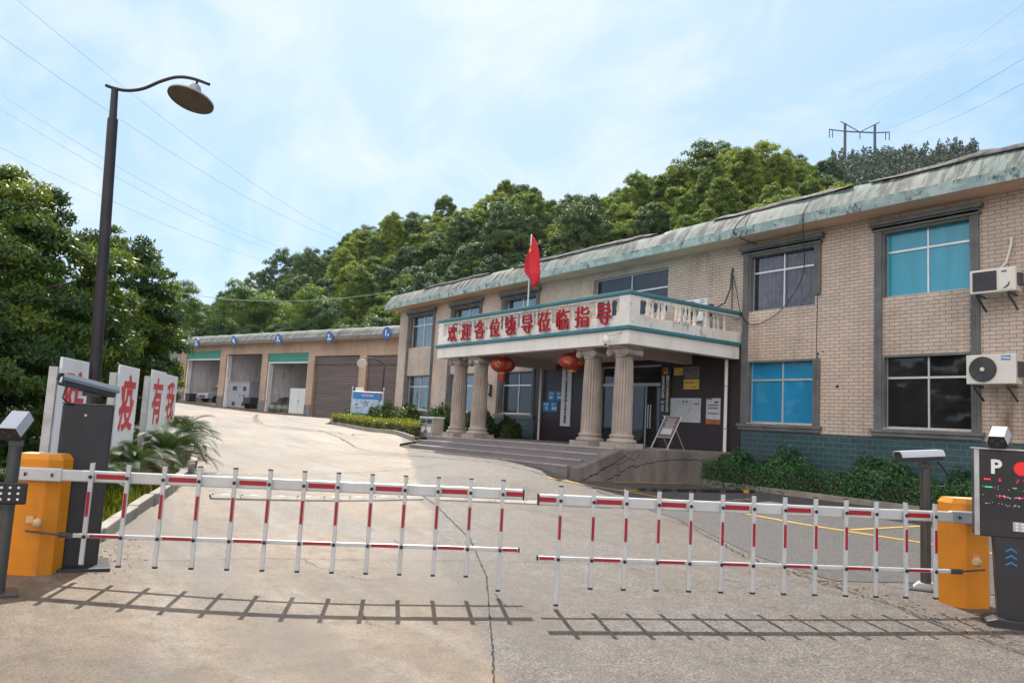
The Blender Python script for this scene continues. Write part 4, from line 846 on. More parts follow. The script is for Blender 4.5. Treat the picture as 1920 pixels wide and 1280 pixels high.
def gate(label, cab, P0, P1, s_first, spacing, n, hinge_s, tip_s, low_start, foot_z, knob_s):
    P0, P1 = Vector((*P0,0)), Vector((*P1,0)); d = (P1-P0).normalized(); nrm = Vector((d.y,-d.x,0))
    if nrm.dot(-P0) < 0: nrm = -nrm
    t = thing('barrier_gate', label, 'barrier gate', (cab[0],cab[1],-.08))
    cabinet(t, cab, d, nrm)
    Z = Vector((0,0,1)); at = lambda s, z, o=0: P0 + d*s + nrm*o + Z*z
    zb, zl = .875, .36
    boom = MB().obox(at((hinge_s+tip_s)/2, zb, -.04), d*(tip_s-hinge_s)/2, nrm*.022, Z*.05).build('boom', MT['boomwhite'], t, bevel=.012)
    low = MB().obox(at((low_start+tip_s-.02)/2, zl, -.04), d*(tip_s-.02-low_start)/2, nrm*.016, Z*.018).build('lower_rail', MT['boomwhite'], t, bevel=.006)
    MB().obox(at(tip_s+.004, zb, -.04), d*.006, nrm*.024, Z*.052).build('end_cap', MT['blackcap'], boom); MB().obox(at(tip_s-.014, zl, -.04), d*.006, nrm*.018, Z*.02).build('end_cap', MT['blackcap'], low)
    MB().obox(at(hinge_s+.17, zb, -.037), d*.19, nrm*.03, Z*.058).build('boom_sleeve', MT['silver'], boom, bevel=.01)
    b = MB()
    for s in (hinge_s+.06, hinge_s+.28): b.lathe([(.016,-.006),(.016,.006)], at(s, zb, -.002), 12, mat=Matrix.Rotation(R(90),4,'X'))
    b.build('bolt', MT['blackcap'], boom)
    lk = MB().tube([at(low_start+.05, zl, -.02), at(knob_s, zl+.03, -.005)], .009, 8).obox(at(low_start+.04, zl, -.038), d*.06, nrm*.02, Z*.022); lk.build('tie_rod', MT['graymetal'], t, smooth=50)
    k = MB(); q = at(knob_s+.09*(1 if low_start > knob_s else -1), zl+.10, .0); k.lathe([(.0,-.035),(.03,-.03),(.045,-.01),(.045,.0),(.03,.03)], q, 16, mat=Matrix.Rotation(R(90),4,'X')); k.build('rubber_buffer', MT['pale_lid'], t, smooth=50)
    tb, tl = MB(), MB()
    for i in range(n):
        s = s_first + spacing*i; last = i == n-1
        ln = random.uniform(-.012,.012); ZL = Z + d*ln
        pk = MB().obox(at(s, (1.0+(foot_z if last else .12))/2, .005), d*.019, nrm*.013, ZL*(1.0-(foot_z if last else .12))/2).build('picket', MT['boomwhite'], t, bevel=.006)
        MB().obox(at(s, .64, .0205), d*.012, nrm*.0025, Z*.105).build('reflector', MT['redtape'], pk)
        cp = MB().obox(at(s, 1.004, .005), d*.02, nrm*.014, Z*.006).obox(at(s, (foot_z if last else .12)-.006, .005), d*.02, nrm*.014, Z*.008); cp.build('end_cap', MT['blackcap'], pk)
        bo = MB(); rot = d.to_track_quat('X','Z').to_matrix().to_4x4()
        for z in (zb, zl): bo.lathe([(.016,-.004),(.016,.004)], at(s, z, .022), 12, mat=Matrix((( d.x,0,nrm.x,0),(d.y,0,nrm.y,0),(0,1,0,0),(0,0,0,1))))
        bo.build('bolt', MT['blackcap'], pk)
        e = s+spacing
        red = i % 2 == 0
        if red:
            e2 = min(e-.03, tip_s-.004)
            MB().obox(at((s+.035+e2)/2, zb+.003, -.0165), d*(e2-s-.035)/2, nrm*.0015, Z*.021).build('reflective_strip', MT['redtape'], boom)
            MB().obox(at((s+.03+min(e2,tip_s-.03))/2, zl, -.0225), d*(min(e2,tip_s-.03)-s-.03)/2, nrm*.0015, Z*.012).build('reflective_strip', MT['redtape'], low)
    return t
gate('left striped barrier gate with its orange cabinet beside the charcoal column', (-8.04,.50), (-7.715,.685), (-5.94,4.13), .19, .305, 13, -.42, 4.05, -.02, 0.0, -.30)
gate('right striped barrier gate with its orange cabinet beside the parking display', (-3.675,8.185), (-3.52,7.95), (-5.40,4.35), .385, .3055, 13, -.16, 4.245, .10, -.03, -.14)
Z3 = Vector((0,0,1))
def track_camera(t, c, fwd, L=.52, w=.075, tilt=.12, roof='silver'):
    # long housing with a sun roof, lens end at c + fwd*L/2
    c = Vector(c); f = Vector(fwd); f.z = -tilt; f.normalize(); s = f.cross(Z3).normalized(); u = s.cross(f)
    MB().prism([(-w,-.05),(w,-.05),(w,.02),(w*.7,.05),(-w*.7,.05),(-w,.02)], lambda a, b, d_: c+s*a+u*b+f*d_, -L/2, L/2*.92).build('housing', MT['darkmetal'], t, bevel=.006)
    MB().prism([(-w-.012,-.005),(-w-.008,.024),(-w*.75,.062),(w*.75,.062),(w+.008,.024),(w+.012,-.005),(w+.004,.022),(w*.7,.054),(-w*.7,.054),(-w-.004,.022)], lambda a, b, d_: c+s*a+u*b+f*d_, -L/2-.02, L/2).build('sun_roof', MT[roof], t)
    MB().obox(c+f*(L/2*.93), s*w*.85, u*.042, f*.006).build('front_glass', MT['blackcap'], t)
    g = MB().obox(c+f*(L/2*.945)+s*.0, s*.02, u*.026, f*.003); g.build('lens', MT['signwhite'], t)
# charcoal column with camera (left), its post light in front
t = thing('charcoal_column', 'tall charcoal box column behind the left orange cabinet', 'column', (-8.25,.85,0))
dx, dy = Vector((.10,.995,0)), Vector((-.995,.10,0)); c = Vector((-8.27,.84,0))
MB().obox(c+Z3*.74, dx*.215, dy*.13, Z3*.76).build('body', MT['darkmetal'], t, bevel=.02)
MB().obox(c+Z3*1.503, dx*.22, dy*.135, Z3*.006).build('top_plate', MT['graymetal'], t)
MB().obox(c+Vector((0,.02,-.015))+dy*-.05, dx*.30, dy*.26, Z3*.035).build('base_plate', MT['darkmetal'], t, bevel=.01)
MB().lathe([(.012,-.004),(.012,.004)], c-dy*.133+Z3*1.40+dx*-.02, 10, mat=Matrix.Rotation(R(90),4,'Y')).build('screw', MT['silver'], t)
t = thing('gate_camera', 'number plate camera pointing left on top of the charcoal column', 'camera', (-8.2,.8,1.51))
MB().tube([c+Z3*1.51,c+Z3*1.62], .03, 10).obox(c+Z3*1.60, dx*.07, dy*.03, Z3*.02).build('bracket', MT['graymetal'], t)
track_camera(t, (-8.22,.80,1.675), (.30,-1,0), .50, .075, -.20, 'shadedroof')
MB().tube([(-8.1,.62,1.66),(-8.08,.60,1.55),(-8.12,.66,1.50),(-8.15,.70,1.505)], .008, 6).build('cable', MT['blackcap'], t)
# grey post in the near left foreground
c = Vector((-7.27,.255,0))
t = thing('floodlight_post', 'dark post with a slanted silver light box and an LED panel at the left edge', 'light post', (c.x,c.y,-.02))
MB().tube([c+Z3*-.03,c+Z3*1.16], .047, 20).build('post', MT['graymetal'], t, smooth=60)
MB().obox(c+Z3*-.005, Vector((.13,0,0)), Vector((0,.13,0)), Z3*.02).build('base_plate', MT['graymetal'], t, bevel=.01)
def light_box(t, c, face, tilt=.35, w=.085, L=.22):
    f = Vector(face); f.z = -tilt; f.normalize(); s = f.cross(Z3).normalized(); u = s.cross(f); c = Vector(c)
    MB().prism([(-w,-.02),(-w*.8,-.07),(w*.8,-.07),(w,-.02),(w*.72,.055),(-w*.72,.055)], lambda a,b,d_: c+s*a+u*b+f*d_, -L/2, L/2).build('light_box', MT['darkmetal'], t, bevel=.004)
    MB().prism([(-w*1.06,-.018),(-w*.75,.062),(w*.75,.062),(w*1.06,-.018),(w*1.02,-.018),(w*.72,.056),(-w*.72,.056),(-w*1.02,-.018)], lambda a,b,d_: c+s*a+u*b+f*d_, -L/2-.01, L/2+.02).build('light_hood', MT['silver'], t)
    g = MB()
    for a, b in ((-.04,.01),(0,-.025),(.04,.01)): 
        p = c+s*a+u*b+f*(L/2+.003); g.add([p+s*.016*math.cos(k*.7854)+u*.016*math.sin(k*.7854) for k in range(8)], [tuple(range(8))])
    g.build('lamp_lens', MT['graymetal'], t, fix=False)
light_box(t, (-7.27,.235,1.31), (.8,-.35,0), .55)
MB().tube([c+Z3*1.15,c+Z3*1.25], .03, 10).obox(c+Z3*1.17, Vector((.05,0,0)), Vector((0,.05,0)), Z3*.02).build('bracket', MT['graymetal'], t)
pc = Vector((-7.13,.20,.79)); dn = Vector((.98,-.2,.05)).normalized(); ds = Vector((.2,.98,0)).normalized(); du = dn.cross(ds)
MB().obox(pc, ds*.165, Vector((0,0,1))*.085, dn*.018).build('led_panel', MT['blackcap'], t, bevel=.012)
g = MB()
for i in range(5):
    for j in range(3):
        p = pc + ds*(-.12+i*.057) + Z3*(.045-j*.045) + dn*.0195
        g.add([p+ds*.010*math.cos(k*.7854)+Z3*.010*math.sin(k*.7854) for k in range(8)], [tuple(range(8))])
g.build('led_lens', MT['signwhite'], t, fix=False)
MB().bar((-7.25,.25,.79),(-7.15,.21,.79), .06, .04).build('panel_bracket', MT['graymetal'], t)
# right camera post
c = Vector((-4.23,8.50,0))
t = thing('camera_post', 'dark metal post with a square base plate behind the right barrier gate', 'post', (c.x,c.y,0))
MB().tube([c,c+Z3*1.30], .052, 20).lathe([(.06,.86),(.06,.89)], c, 20).build('post', MT['graymetal'], t, smooth=60)
MB().obox(c+Z3*.015, Vector((.15,.08,0)), Vector((-.08,.15,0)), Z3*.02).build('base_plate', MT['graymetal'], t, bevel=.01)
MB().prism([(-.12,.035),(.12,.035),(.07,.085),(-.07,.085)], lambda a,z,d_: c+Vector((.88,.47,0))*a+Vector((-.47,.88,0))*d_+Z3*z, -.09, .09).build('base_cover', MT['silver'], t)
t = thing('gate_camera', 'number plate camera pointing right on the dark post by the right barrier gate', 'camera', (c.x,c.y,1.30))
MB().tube([c+Z3*1.29,c+Z3*1.37], .03, 10).obox(c+Z3*1.33, Vector((.06,.06,0)), Vector((-.03,.03,0)), Z3*.025).build('bracket', MT['graymetal'], t)
track_camera(t, (-4.235,8.39,1.43), (.42,.9,0), .50, .07, -.08)
MB().tube([(-4.12,8.55,1.38),(-4.08,8.68,1.25),(-4.1,8.66,1.12),(-4.18,8.55,1.10)], .010, 6).build('cable', MT['blackcap'], t, smooth=60)
# parking display
c = Vector((-3.12,7.77,0)); s = Vector((.50,.866,0)).normalized(); f = Vector((.866,-.50,0)).normalized()
f = (Vector((.30,-.954,0)) + f*.6).normalized(); s = Vector((-f.y,f.x,0))
t = thing('parking_display', 'tall charcoal parking display with a white P and red light disc', 'display', (c.x,c.y,-.02))
MB().prism([(-.10,0),(.10,0),(.135,.80),(-.135,.80)], lambda a,z,d_: c+s*a+Z3*z+f*d_, -.06, .06).build('stand', MT['darkmetal'], t, bevel=.01)
MB().prism([(-.21,-.03),(.21,-.03),(.21,.03),(.13,.055),(-.13,.055),(-.21,.03)], lambda a,z,d_: c+s*a+Z3*z+f*d_, -.15, .15).build('base_plate', MT['darkmetal'], t, bevel=.01)
hw, z0, z1 = .30, .76, 1.545; o0 = s*.02
MB().obox(c+o0+Z3*(z0+z1)/2-f*.01, s*hw, Z3*(z1-z0)/2, f*.075).build('head', MT['darkmetal'], t, bevel=.012)
MB().obox(c+o0+Z3*(z1+.006)-f*.01, s*(hw+.008), Z3*.008, f*.085).obox(c+o0-s*(hw-.018)+Z3*(z0+z1)/2+f*.067, s*.02, Z3*(z1-z0)/2*.99, f*.008).obox(c+o0+s*(hw-.018)+Z3*(z0+z1)/2+f*.067, s*.02, Z3*(z1-z0)/2*.99, f*.008).build('trim', MT['galv'], t, bevel=.003)
MB().obox(c+o0+Z3*1.20+f*.0665, s*(hw-.045), Z3*.285, f*.002).build('screen', MT['blackboard'], t)
fo = c+o0+f*.070
text('lettering', 'P', .175, MT['inkwhite'], t, fo+s*-.13+Z3*1.385, s, Z3, .001, .006)
q = MB(); q.add([fo+s*(.07+.062*math.cos(k*2*math.pi/28))+Z3*(1.385+.062*math.sin(k*2*math.pi/28))+f*.002 for k in range(28)], [tuple(range(28))])
q.build('red_disc', emissive('lit_red_led', (.75,.02,.02), .35), t, fix=False)
LR, LG, LW = emissive('red_led', (1,.03,.06), .7), emissive('green_led', (.04,.8,.25), .5), emissive('white_led', (.8,.8,.85), .25)
def leds(rows, m, name):
    g = MB()
    for a, z, w, h in rows:
        p = fo+s*a+Z3*z+f*.002; g.add([p-s*w-Z3*h, p+s*w-Z3*h, p+s*w+Z3*h, p-s*w+Z3*h], [(0,1,2,3)])
    g.build(name, m, t, fix=False)
rnd = random.Random(5)
def glyphs(x0, n, z, p=.4):
    return [(x0+i*.042+rnd.uniform(-.015,.015), z+rnd.uniform(-.015,.015), rnd.choice((.003,.003,.008)), .0028) for i in range(n) for _ in range(3) if rnd.random() < p]
leds([(-.20,1.275,.026,.006),(-.10,1.268,.012,.003),(-.10,1.28,.002,.012)]+glyphs(-.04,6,1.27)+[(-.085,1.13,.022,.003),(-.107,1.122,.003,.008),(-.063,1.122,.003,.008),(.06,1.125,.02,.003),(.042,1.118,.003,.007)]+glyphs(.1,3,1.13), LR, 'red_leds')
leds([(-.19,1.205,.03,.005)]+glyphs(-.02,5,1.20,.35), LG, 'green_leds')
leds(glyphs(-.24,12,1.20,.3)+glyphs(-.24,12,1.125,.35)+glyphs(-.24,12,1.055,.35), LW, 'white_leds')
q = MB().obox(fo+s*.07+Z3*.865-f*.002, s*.075, Z3*.042, f*.004); q.build('lamp_panel', MT['galv'], t, bevel=.003)
g = MB()
for i in range(3):
    for j in range(3):
        p = fo+s*(.07-.045+i*.045)+Z3*(.892-j*.027)+f*.003; g.add([p+s*.011*math.cos(k*.7854)+Z3*.009*math.sin(k*.7854) for k in range(8)], [tuple(range(8))])
g.build('lamp_lens', MT['inkwhite'], t, fix=False)
for z in (.66,.60,.54):
    g = MB(); p = c+Z3*z+f*.0625; g.add([p+s*-.045-Z3*.014, p+Z3*.014, p+s*.045-Z3*.014, p+s*.045-Z3*.028, p+Z3*-.0, p+s*-.045-Z3*.028], [(0,1,4,5),(1,2,3,4)])
    g.build('arrow_chevron', MT['blue'], t, fix=False)
t = thing('floodlight', 'small silver floodlight on top of the parking display', 'floodlight', (-3.13,7.72,1.55))
light_box(t, (-3.15,7.66,1.66), (.25,-.95,0), .45, .08, .20)
MB().tube([c+Z3*1.55,c+Z3*1.62], .03, 10).obox(c+Z3*1.565+f*.0, s*.09, f*.05, Z3*.01).build('bracket', MT['graymetal'], t)
# speed bump strips
for pts, lab in (([(-12.02,2.95),(-11.62,6.32)], 'long worn rubber speed bump across the left lane'),([(-11.50,6.55),(-10.0,9.2)], 'worn rubber speed bump across the right lane past the slab joint')):
    a, b = Vector((*pts[0],0)), Vector((*pts[1],0)); d = (b-a).normalized(); nrm = Vector((-d.y,d.x,0)); n = 8 if 'left' in lab else 6; L = (b-a).length
    t = thing('speed_bump', lab, 'speed bump', (a.x,a.y,g1(a.x,a.y)), 0, 'rubber speed bumps')
    for k in range(n):
        p0, p1 = a+d*(L*k/n+.004), a+d*(L*(k+1)/n-.004)
        zf = lambda p: g1(p.x,p.y)
        mb = MB(); pr = [(-.16,-.02),(.16,-.02),(.15,.012),(.07,.042),(-.07,.042),(-.15,.012)]
        V = [p0+nrm*u+Z3*(zf(p0)+v) for u,v in pr]+[p1+nrm*u+Z3*(zf(p1)+v) for u,v in pr]; nn = 6
        mb.add(V, [tuple(range(nn))[::-1], tuple(range(nn,2*nn))]+[(i,(i+1)%nn,nn+(i+1)%nn,nn+i) for i in range(nn)])
        sg = mb.build('segment', MT['kerb'], t)
        pm = (p0+p1)/2; e = MB()
        e.add([pm-d*.12+nrm*.1+Z3*(zf(pm)+.034), pm+d*.0+nrm*.02+Z3*(zf(pm)+.0455), pm+d*.12+nrm*.1+Z3*(zf(pm)+.034), pm+nrm*.075+Z3*(zf(pm)+.047)], [(0,1,2,3)]); e.build('arrow_mark', MT['white'], sg)
        MB().lathe([(.018,-.01),(.018,.012)], p0.lerp(p1,.08)+Z3*(zf(p0)+.04), 8).build('bolt', MT['blackcap'], sg)
t = thing('wheel_stop', 'black and yellow wheel stop lying by the right hedge kerb', 'wheel stop', (-11.0,13.0,g1(-11,13)))
a, b = Vector((-11.45,11.3,g1(-11.45,11.3))), Vector((-10.75,14.15,g1(-10.75,14.15))); MB().bar(a+Z3*.03,b+Z3*.03,.11,.07).build('bar', MT['blackcap'], t, bevel=.02)
for k in range(5):
    p, q = a.lerp(b,.05+k*.21), a.lerp(b,.10+k*.21); MB().bar(p+Z3*.031,q+Z3*.031,.114,.072).build('yellow_band', MT['yellowline'] if k == 4 else MT['graymetal'], t)
# ================================================================ LEFT VERGE
BD = Vector((-.933,.359,0)); BN = Vector((.359,.933,0)); BN = -BN if BN.dot(Vector((10,-1,0))) < 0 else BN
if BN.dot(Vector((-12,1,0))) > 0: pass
for ch, (x,y,zt), hh, lab in (('防',(-10.33,.71,2.03),1.2,'white sign board with a mostly hidden red character behind the charcoal column'),('疫',(-12.07,1.55,2.07),1.17,'white sign board with the red character 疫'),('有',(-14.43,2.37,2.13),1.17,'white sign board with the red character 有'),('我',(-16.24,2.93,2.13),1.17,'white sign board farthest along the verge with the red character 我')):
    p0 = Vector((x,y,0)); w = 1.18; t = thing('sign_board', lab, 'sign board', (x,y,g1(x,y)), 0, 'red and white sign boards along the verge')
    sd = Vector((BN.x,BN.y,0)); sd = sd if sd.dot(-p0) > 0 else -sd
    pm = p0+BD*w/2
    MB().obox(pm+Z3*(zt-hh/2), BD*w/2, sd*.015, Z3*hh/2).build('panel', MT['signwhite'], t, bevel=.004)
    r = -BD if (-BD).cross(Z3).dot(sd) > 0 else BD
    if r.cross(Z3).dot(sd) < 0: r = -r
    text('lettering', ch, .86, MT['inkred'], t, pm+Z3*(zt-hh*.52)+sd*.016, r, Z3, .001, .022, sx=1.0)
    gb = g1(x,y)-.2
    for k, e in enumerate((-.06, w-.05)):
        q = p0+BD*e-sd*.05
        MB().obox(q+Z3*((zt-.12+gb)/2 if k == 0 else (zt-hh*.9+gb)/2), sd*(.045 if k == 0 else .025), BD*.02, Z3*((zt-.12-gb)/2 if k == 0 else (zt-hh*.9-gb)/2)).build('post', MT['galv'], t)
def lamp_post(label, base, lean, H, arm_dir, arm_pts, shade_at, shade_r, tiltv, r0=.075, scale=1.0, under='shade'):
    b = Vector(base); t = thing('street_lamp', label, 'street lamp', base); L = Vector((lean[0],lean[1],1))
    at = lambda h: b+L*h
    MB().tube([at(-.3),at(H*.55),at(H*.93),at(H*.931),at(H)], [r0,r0*.9,r0*.82,r0*.62,r0*.55], 18).build('post', MT['pole'], t, smooth=40)
    ad = Vector((*arm_dir,0)).normalized()
    P = [at(H)+ad*a+Z3*z for a, z in arm_pts]; Q = []
    for i in range(len(P)-1):
        p0,p1,p2,p3 = P[max(i-1,0)],P[i],P[i+1],P[min(i+2,len(P)-1)]
        for u in np.linspace(0,1,7)[:-1]:
            u = float(u); Q.append(.5*((2*p1)+(p2-p0)*u+(2*p0-5*p1+4*p2-p3)*u*u+(3*p1-p0-3*p2+p3)*u**3))
    Q.append(P[-1]); MB().tube(Q, .021*scale, 10).build('arm', MT['pole'], t, smooth=60)
    sa = at(H)+ad*shade_at[0]+Z3*shade_at[1]; tv = Vector(tiltv).normalized(); rot = tv.to_track_quat('Z','Y').to_matrix().to_4x4(); R_ = shade_r
    sh = MB().lathe([(R_*1.0,-.02),(R_,0),(R_*.72,.035),(R_*.42,.07),(R_*.30,.10),(R_*.27,.16),(R_*.20,.20),(R_*.08,.21)], sa, 40, mat=rot); o = sh.build('lamp_shade', MT['shadetop'], t, smooth=40)
    MB().lathe([(R_*.985,-.022),(R_*.6,-.016),(R_*.1,-.012)], sa, 40, mat=rot).build('shade_underside', MT[under], o, smooth=60)
    hang = sa+rot.to_3x3()@Vector((0,0,.2)); MB().tube([hang, hang+(tv*.4+Z3)*.06, at(H)+ad*(shade_at[0]+.02)+Z3*(shade_at[2])], .016*scale, 8).build('hanger', MT['pole'], t)
    return t
lamp_post('tall dark street lamp with a curved arm and wide shade above the left trees', (-10.9,1.2,.1), (.062,-.045), 5.38, (.58,.815), [(-.12,.05),(.0,.015),(.16,-.005),(.36,.03),(.58,.14),(.78,.205),(.98,.195),(1.20,.13)], (.985,-.075,.19), .285, (-.10,.25,1.0))
lamp_post('small dark street lamp with a white shade beside the notice frame', (-34.9,16.4,1.05), (0,0), 3.05, (.06,-1.0), [(0,0),(.2,.10),(.5,.22),(.9,.26),(1.25,.24)], (1.25,-.03,.2), .25, (-.80,.30,.55), .05, 1.3, 'white')
# notice frame by the left hedge
a, b = Vector((-32.3,12.95,.85)), Vector((-30.9,13.75,.85)); d = (b-a).normalized(); sd = Vector((d.y,-d.x,0)); w = (b-a).length
a = Vector((-31.95,13.55,.9)); d = Vector((.62,.785,0)).normalized(); w = 1.42; b = a+d*w; sd = Vector((d.y,-d.x,0))
t = thing('notice_board', 'blue and white notice in a steel frame standing in the left hedge', 'notice board', (a.x,a.y,.9))
fm = MB()
for p in (a, b): fm.tube([p,p+Z3*1.78], .025, 10).lathe([(.0,1.76),(.04,1.79),(.045,1.82),(.03,1.855),(0,1.87)], Vector((p.x,p.y,p.z)), 12)
for z in (.42,.58,1.66): fm.tube([a+Z3*z,b+Z3*z], .02, 8)
fm.build('frame', MT['silver'], t, smooth=50)
MB().obox((a+b)/2+Z3*1.12, d*(w/2-.03), sd*.012, Z3*.52).build('panel', MT['whiteboard'], t)
def strip_on(u0,u1,v0,v1,m,name,off=.014):
    q = a+d*(w*(u0+u1)/2)+Z3*(.60+1.04*(v0+v1)/2)+sd*off; MB().obox(q, d*(w*(u1-u0)/2), sd*.001, Z3*(1.04*(v1-v0)/2)).build(name, m, t)
strip_on(.03,.97,.015,.985,plain('pale_blue_print',(.36,.50,.72),.4,var=.25,scale=3),'blue_ground',.0132); strip_on(.03,.97,.70,.985,MT['blue'],'blue_heading'); strip_on(.03,.97,.015,.10,plain('green_print',(.03,.16,.07),.5,var=.5,scale=12),'green_footer')
strip_on(.30,.68,.83,.91,plain('pink_print',(.6,.22,.5),.5),'pink_title',.0155); strip_on(.84,.93,.82,.93,MT['inkred'],'red_motif',.0155)
rnd = random.Random(11)
for m_, nn in (('inkblack',16),('blue',10),('greyplaque',22)):
    g = MB()
    for k in range(nn):
        u, v = rnd.uniform(.1,.9), rnd.uniform(.14,.68); q = a+d*(w*u)+Z3*(.60+1.04*v)+sd*.0155; g.obox(q, d*rnd.uniform(.01,.07), sd*.001, Z3*rnd.uniform(.006,.02))
    g.build('printing', MT[m_], t)
tag(MB().obox((-33.6,14.6,2.66),(.12,.15,0),(.012,-.010,0),(0,0,.15)).tube([(-33.62,14.62,1.0),(-33.62,14.62,2.6)], .018, 6).build('round_notice', [MT['signwhite']]), 'small white notice plate on a thin post behind the blue notice frame', 'sign')
# ================================================================ GARAGE
GO = Vector((-45.74,18.77,0)); GR = .2838
G = thing('garage_building', 'long low garage with six vehicle bays under a curved grey cement eave', 'garage', GO, GR)
def gb(): return MB()
BAY = [(2.03,4.9,1.2,5.22),(-3.25,1.37,1.2,5.25),(-8.7,-3.97,1.36,5.50),(-14.2,-9.4,1.50,5.50),(-20.1,-15.0,1.80,5.82),(-26.2,-21.15,2.0,5.82)]
gx0, gx1, gzs = -27.2, 9.5, 6.22
mb = MB(); wall_with_holes(mb, gx0, gx1, .6, gzs, BAY, 0, .45)
mb.add([(gx0,0,.6),(gx0,9,.6),(gx0,9,gzs),(gx0,0,gzs)], [(0,1,2,3)]); mb.add([(gx1,0,.6),(gx1,9,.6),(gx1,9,gzs),(gx1,0,gzs)], [(0,1,2,3)])
mb.add([(gx0,9,.6),(gx1,9,.6),(gx1,9,gzs),(gx0,9,gzs)], [(0,1,2,3)])
mb.build('wall', MT['panel'], G, fix=False, local=True)
mb = MB()
for (a,b,c,d) in BAY[2:]:
    fl_ = c-.02
    mb.add([(a-.2,.45,fl_),(a-.2,8.9,fl_),(a-.2,8.9,gzs),(a-.2,.45,gzs)], [(0,1,2,3)]); mb.add([(b+.2,.45,fl_),(b+.2,8.9,fl_),(b+.2,8.9,gzs),(b+.2,.45,gzs)], [(0,1,2,3)])
    mb.add([(a-.2,8.9,fl_),(b+.2,8.9,fl_),(b+.2,8.9,gzs),(a-.2,8.9,gzs)], [(0,1,2,3)]); mb.add([(a-.2,-.1,fl_),(b+.2,-.1,fl_),(b+.2,8.9,fl_),(a-.2,8.9,fl_)], [(0,1,2,3)])
    mb.add([(a-.2,.45,gzs-.03),(b+.2,.45,gzs-.03),(b+.2,8.9,gzs-.03),(a-.2,8.9,gzs-.03)], [(0,1,2,3)])
mb.build('bay_interior', MT['whitewash'], G, local=True)
mb = MB()
for a,b,c,d in [(gx0+.02,-26.2,0,2.9),(-21.15,-20.1,0,2.6),(-15.0,-14.2,0,2.35),(-9.4,-8.7,0,2.15),(-3.97,-3.25,0,2.0),(1.37,2.03,0,1.95),(4.9,gx1-.02,0,1.95)]: MB().box(a+.002,-.03,.6,b-.002,-.003,d).build('plinth', MT['stone'], G, local=True)
cop = MB(); n = 60; pxs = np.linspace(gx0-.5, gx1+.3, n); rows = []
for x in pxs:
    s_ = .015*math.sin(x*3.3)+.01*math.sin(x*7); rows.append([(x,.2,gzs+.05),(x,-.75,gzs+.05),(x,-.75,gzs),(x,-.76,gzs+.2),(x,-.70,gzs+.24),(x,-.62+s_,gzs+.42),(x,-.46,gzs+.60),(x,-.2,gzs+.75+s_),(x,.3,gzs+.8+s_),(x,9.3,gzs+.7)])
k = 10; cop.v = [p for r in rows for p in r]
for i in range(n-1):
    for j in range(k-1): cop.f.append((i*k+j,(i+1)*k+j,(i+1)*k+j+1,i*k+j+1)); cop.m.append(1 if j in (2,) else 0)
cop.add(rows[0], [tuple(range(10))]); cop.add(rows[-1], [tuple(range(10))])
cop.build('roof', [MT['coping2'], MT['stone']], G, smooth=50, local=True)
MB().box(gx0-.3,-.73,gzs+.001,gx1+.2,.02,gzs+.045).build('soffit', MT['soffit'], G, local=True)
for i,(a,b,c,d) in enumerate(BAY):
    if i < 2:
        MB().box(a,.18,c-.3,b,.25,d-.55).build('roller_shutter', MT['shutter_brown'], G, local=True); MB().box(a,.12,d-.55,b,.44,d).build('shutter_box', MT['shutter_brown'], G, local=True)
    elif i != 3:
        m_ = MT['shutter_grey'] if i == 5 else MT['shutter_green']
        q = MB().box(a,.08,d-.58,b,.40,d-.20).box(a,.05,d-.19,b,.40,d); q.build('shutter_box', m_, G, local=True); MB().box(a+.05,.12,d-.70,b-.05,.2,d-.585).build('shutter_edge', MT['alu'], G, local=True)
    if i > 1: MB().box(a-.001+.01,.10,c-.2,a+.12,.44,d-.01).build('door_jamb', MT['whitewash'], G, local=True)
for i,(x,z) in enumerate(((4.65,6.45),(-.8,6.35),(-6.4,6.38),(-12.0,6.42),(-17.3,6.36))):
    p = GO + Matrix.Rotation(GR,3,'Z')@Vector((x,-.80,0)); fr = Matrix.Rotation(GR,3,'Z')@Vector((1,0,0)); fn = Matrix.Rotation(GR,3,'Z')@Vector((0,-1,0))
    t = thing('number_disc', f'round blue disc with the white number {i+1} on the garage eave', 'sign', (p.x,p.y,z), 0, 'blue number discs on the garage')
    V = [p+fr*.37*math.cos(k*.19635)+Z3*(z+.37*math.sin(k*.19635)) for k in range(32)]
    MB().add(V+[v+fn*.03 for v in V], [tuple(range(32)), tuple(range(32,64))]+[(k,(k+1)%32,32+(k+1)%32,32+k) for k in range(32)]).build('plate', MT['discblue'], t)
    text('lettering', f'{i+1}', .48, MT['inkwhite'], t, p+fn*.032+Z3*z-fr*.06, fr, Z3, .002, .012); text('lettering', '#', .2, MT['inkwhite'], t, p+fn*.032+Z3*(z-.12)+fr*.16, fr, Z3, .002, .006)
def gp(x, y, z): q = GO+Matrix.Rotation(GR,3,'Z')@Vector((x,y,0)); return (q.x,q.y,z)
t = thing('cupboard', 'pale two door cupboard standing in bay three', 'cupboard', gp(-5.2,.7,1.34), GR)
MB().box(-1.05,-.3,0,1.05,.3,1.75).build('carcass', MT['cupboard'], t, bevel=.015, local=True)
for s_ in (-1,1): MB().box(s_*.525-.51,-.325,.06,s_*.525+.51,-.302,1.70).build('door', MT['cupboard'], t, bevel=.008, local=True); MB().box(s_*.08-.012,-.345,.8,s_*.08+.012,-.325,1.0).build('handle', MT['galv'], t, local=True)
t = thing('gas_tank', 'round silver tank on the floor of bay three nearest the cupboard', 'tank', gp(-6.75,.6,1.34), GR, 'round tanks in bay three')
MB().lathe([(.06,.62),(.2,.60),(.34,.48),(.38,.32),(.34,.14),(.22,.03),(.2,0)][::-1], (0,0,0), 24).build('shell', MT['tank'], t, smooth=50, local=True); MB().lathe([(.22,-.02),(.24,.05)], (0,0,0), 20).lathe([(.12,.6),(.13,.70),(.1,.71)], (0,0,0), 16).build('collar', MT['graymetal'], t, local=True)
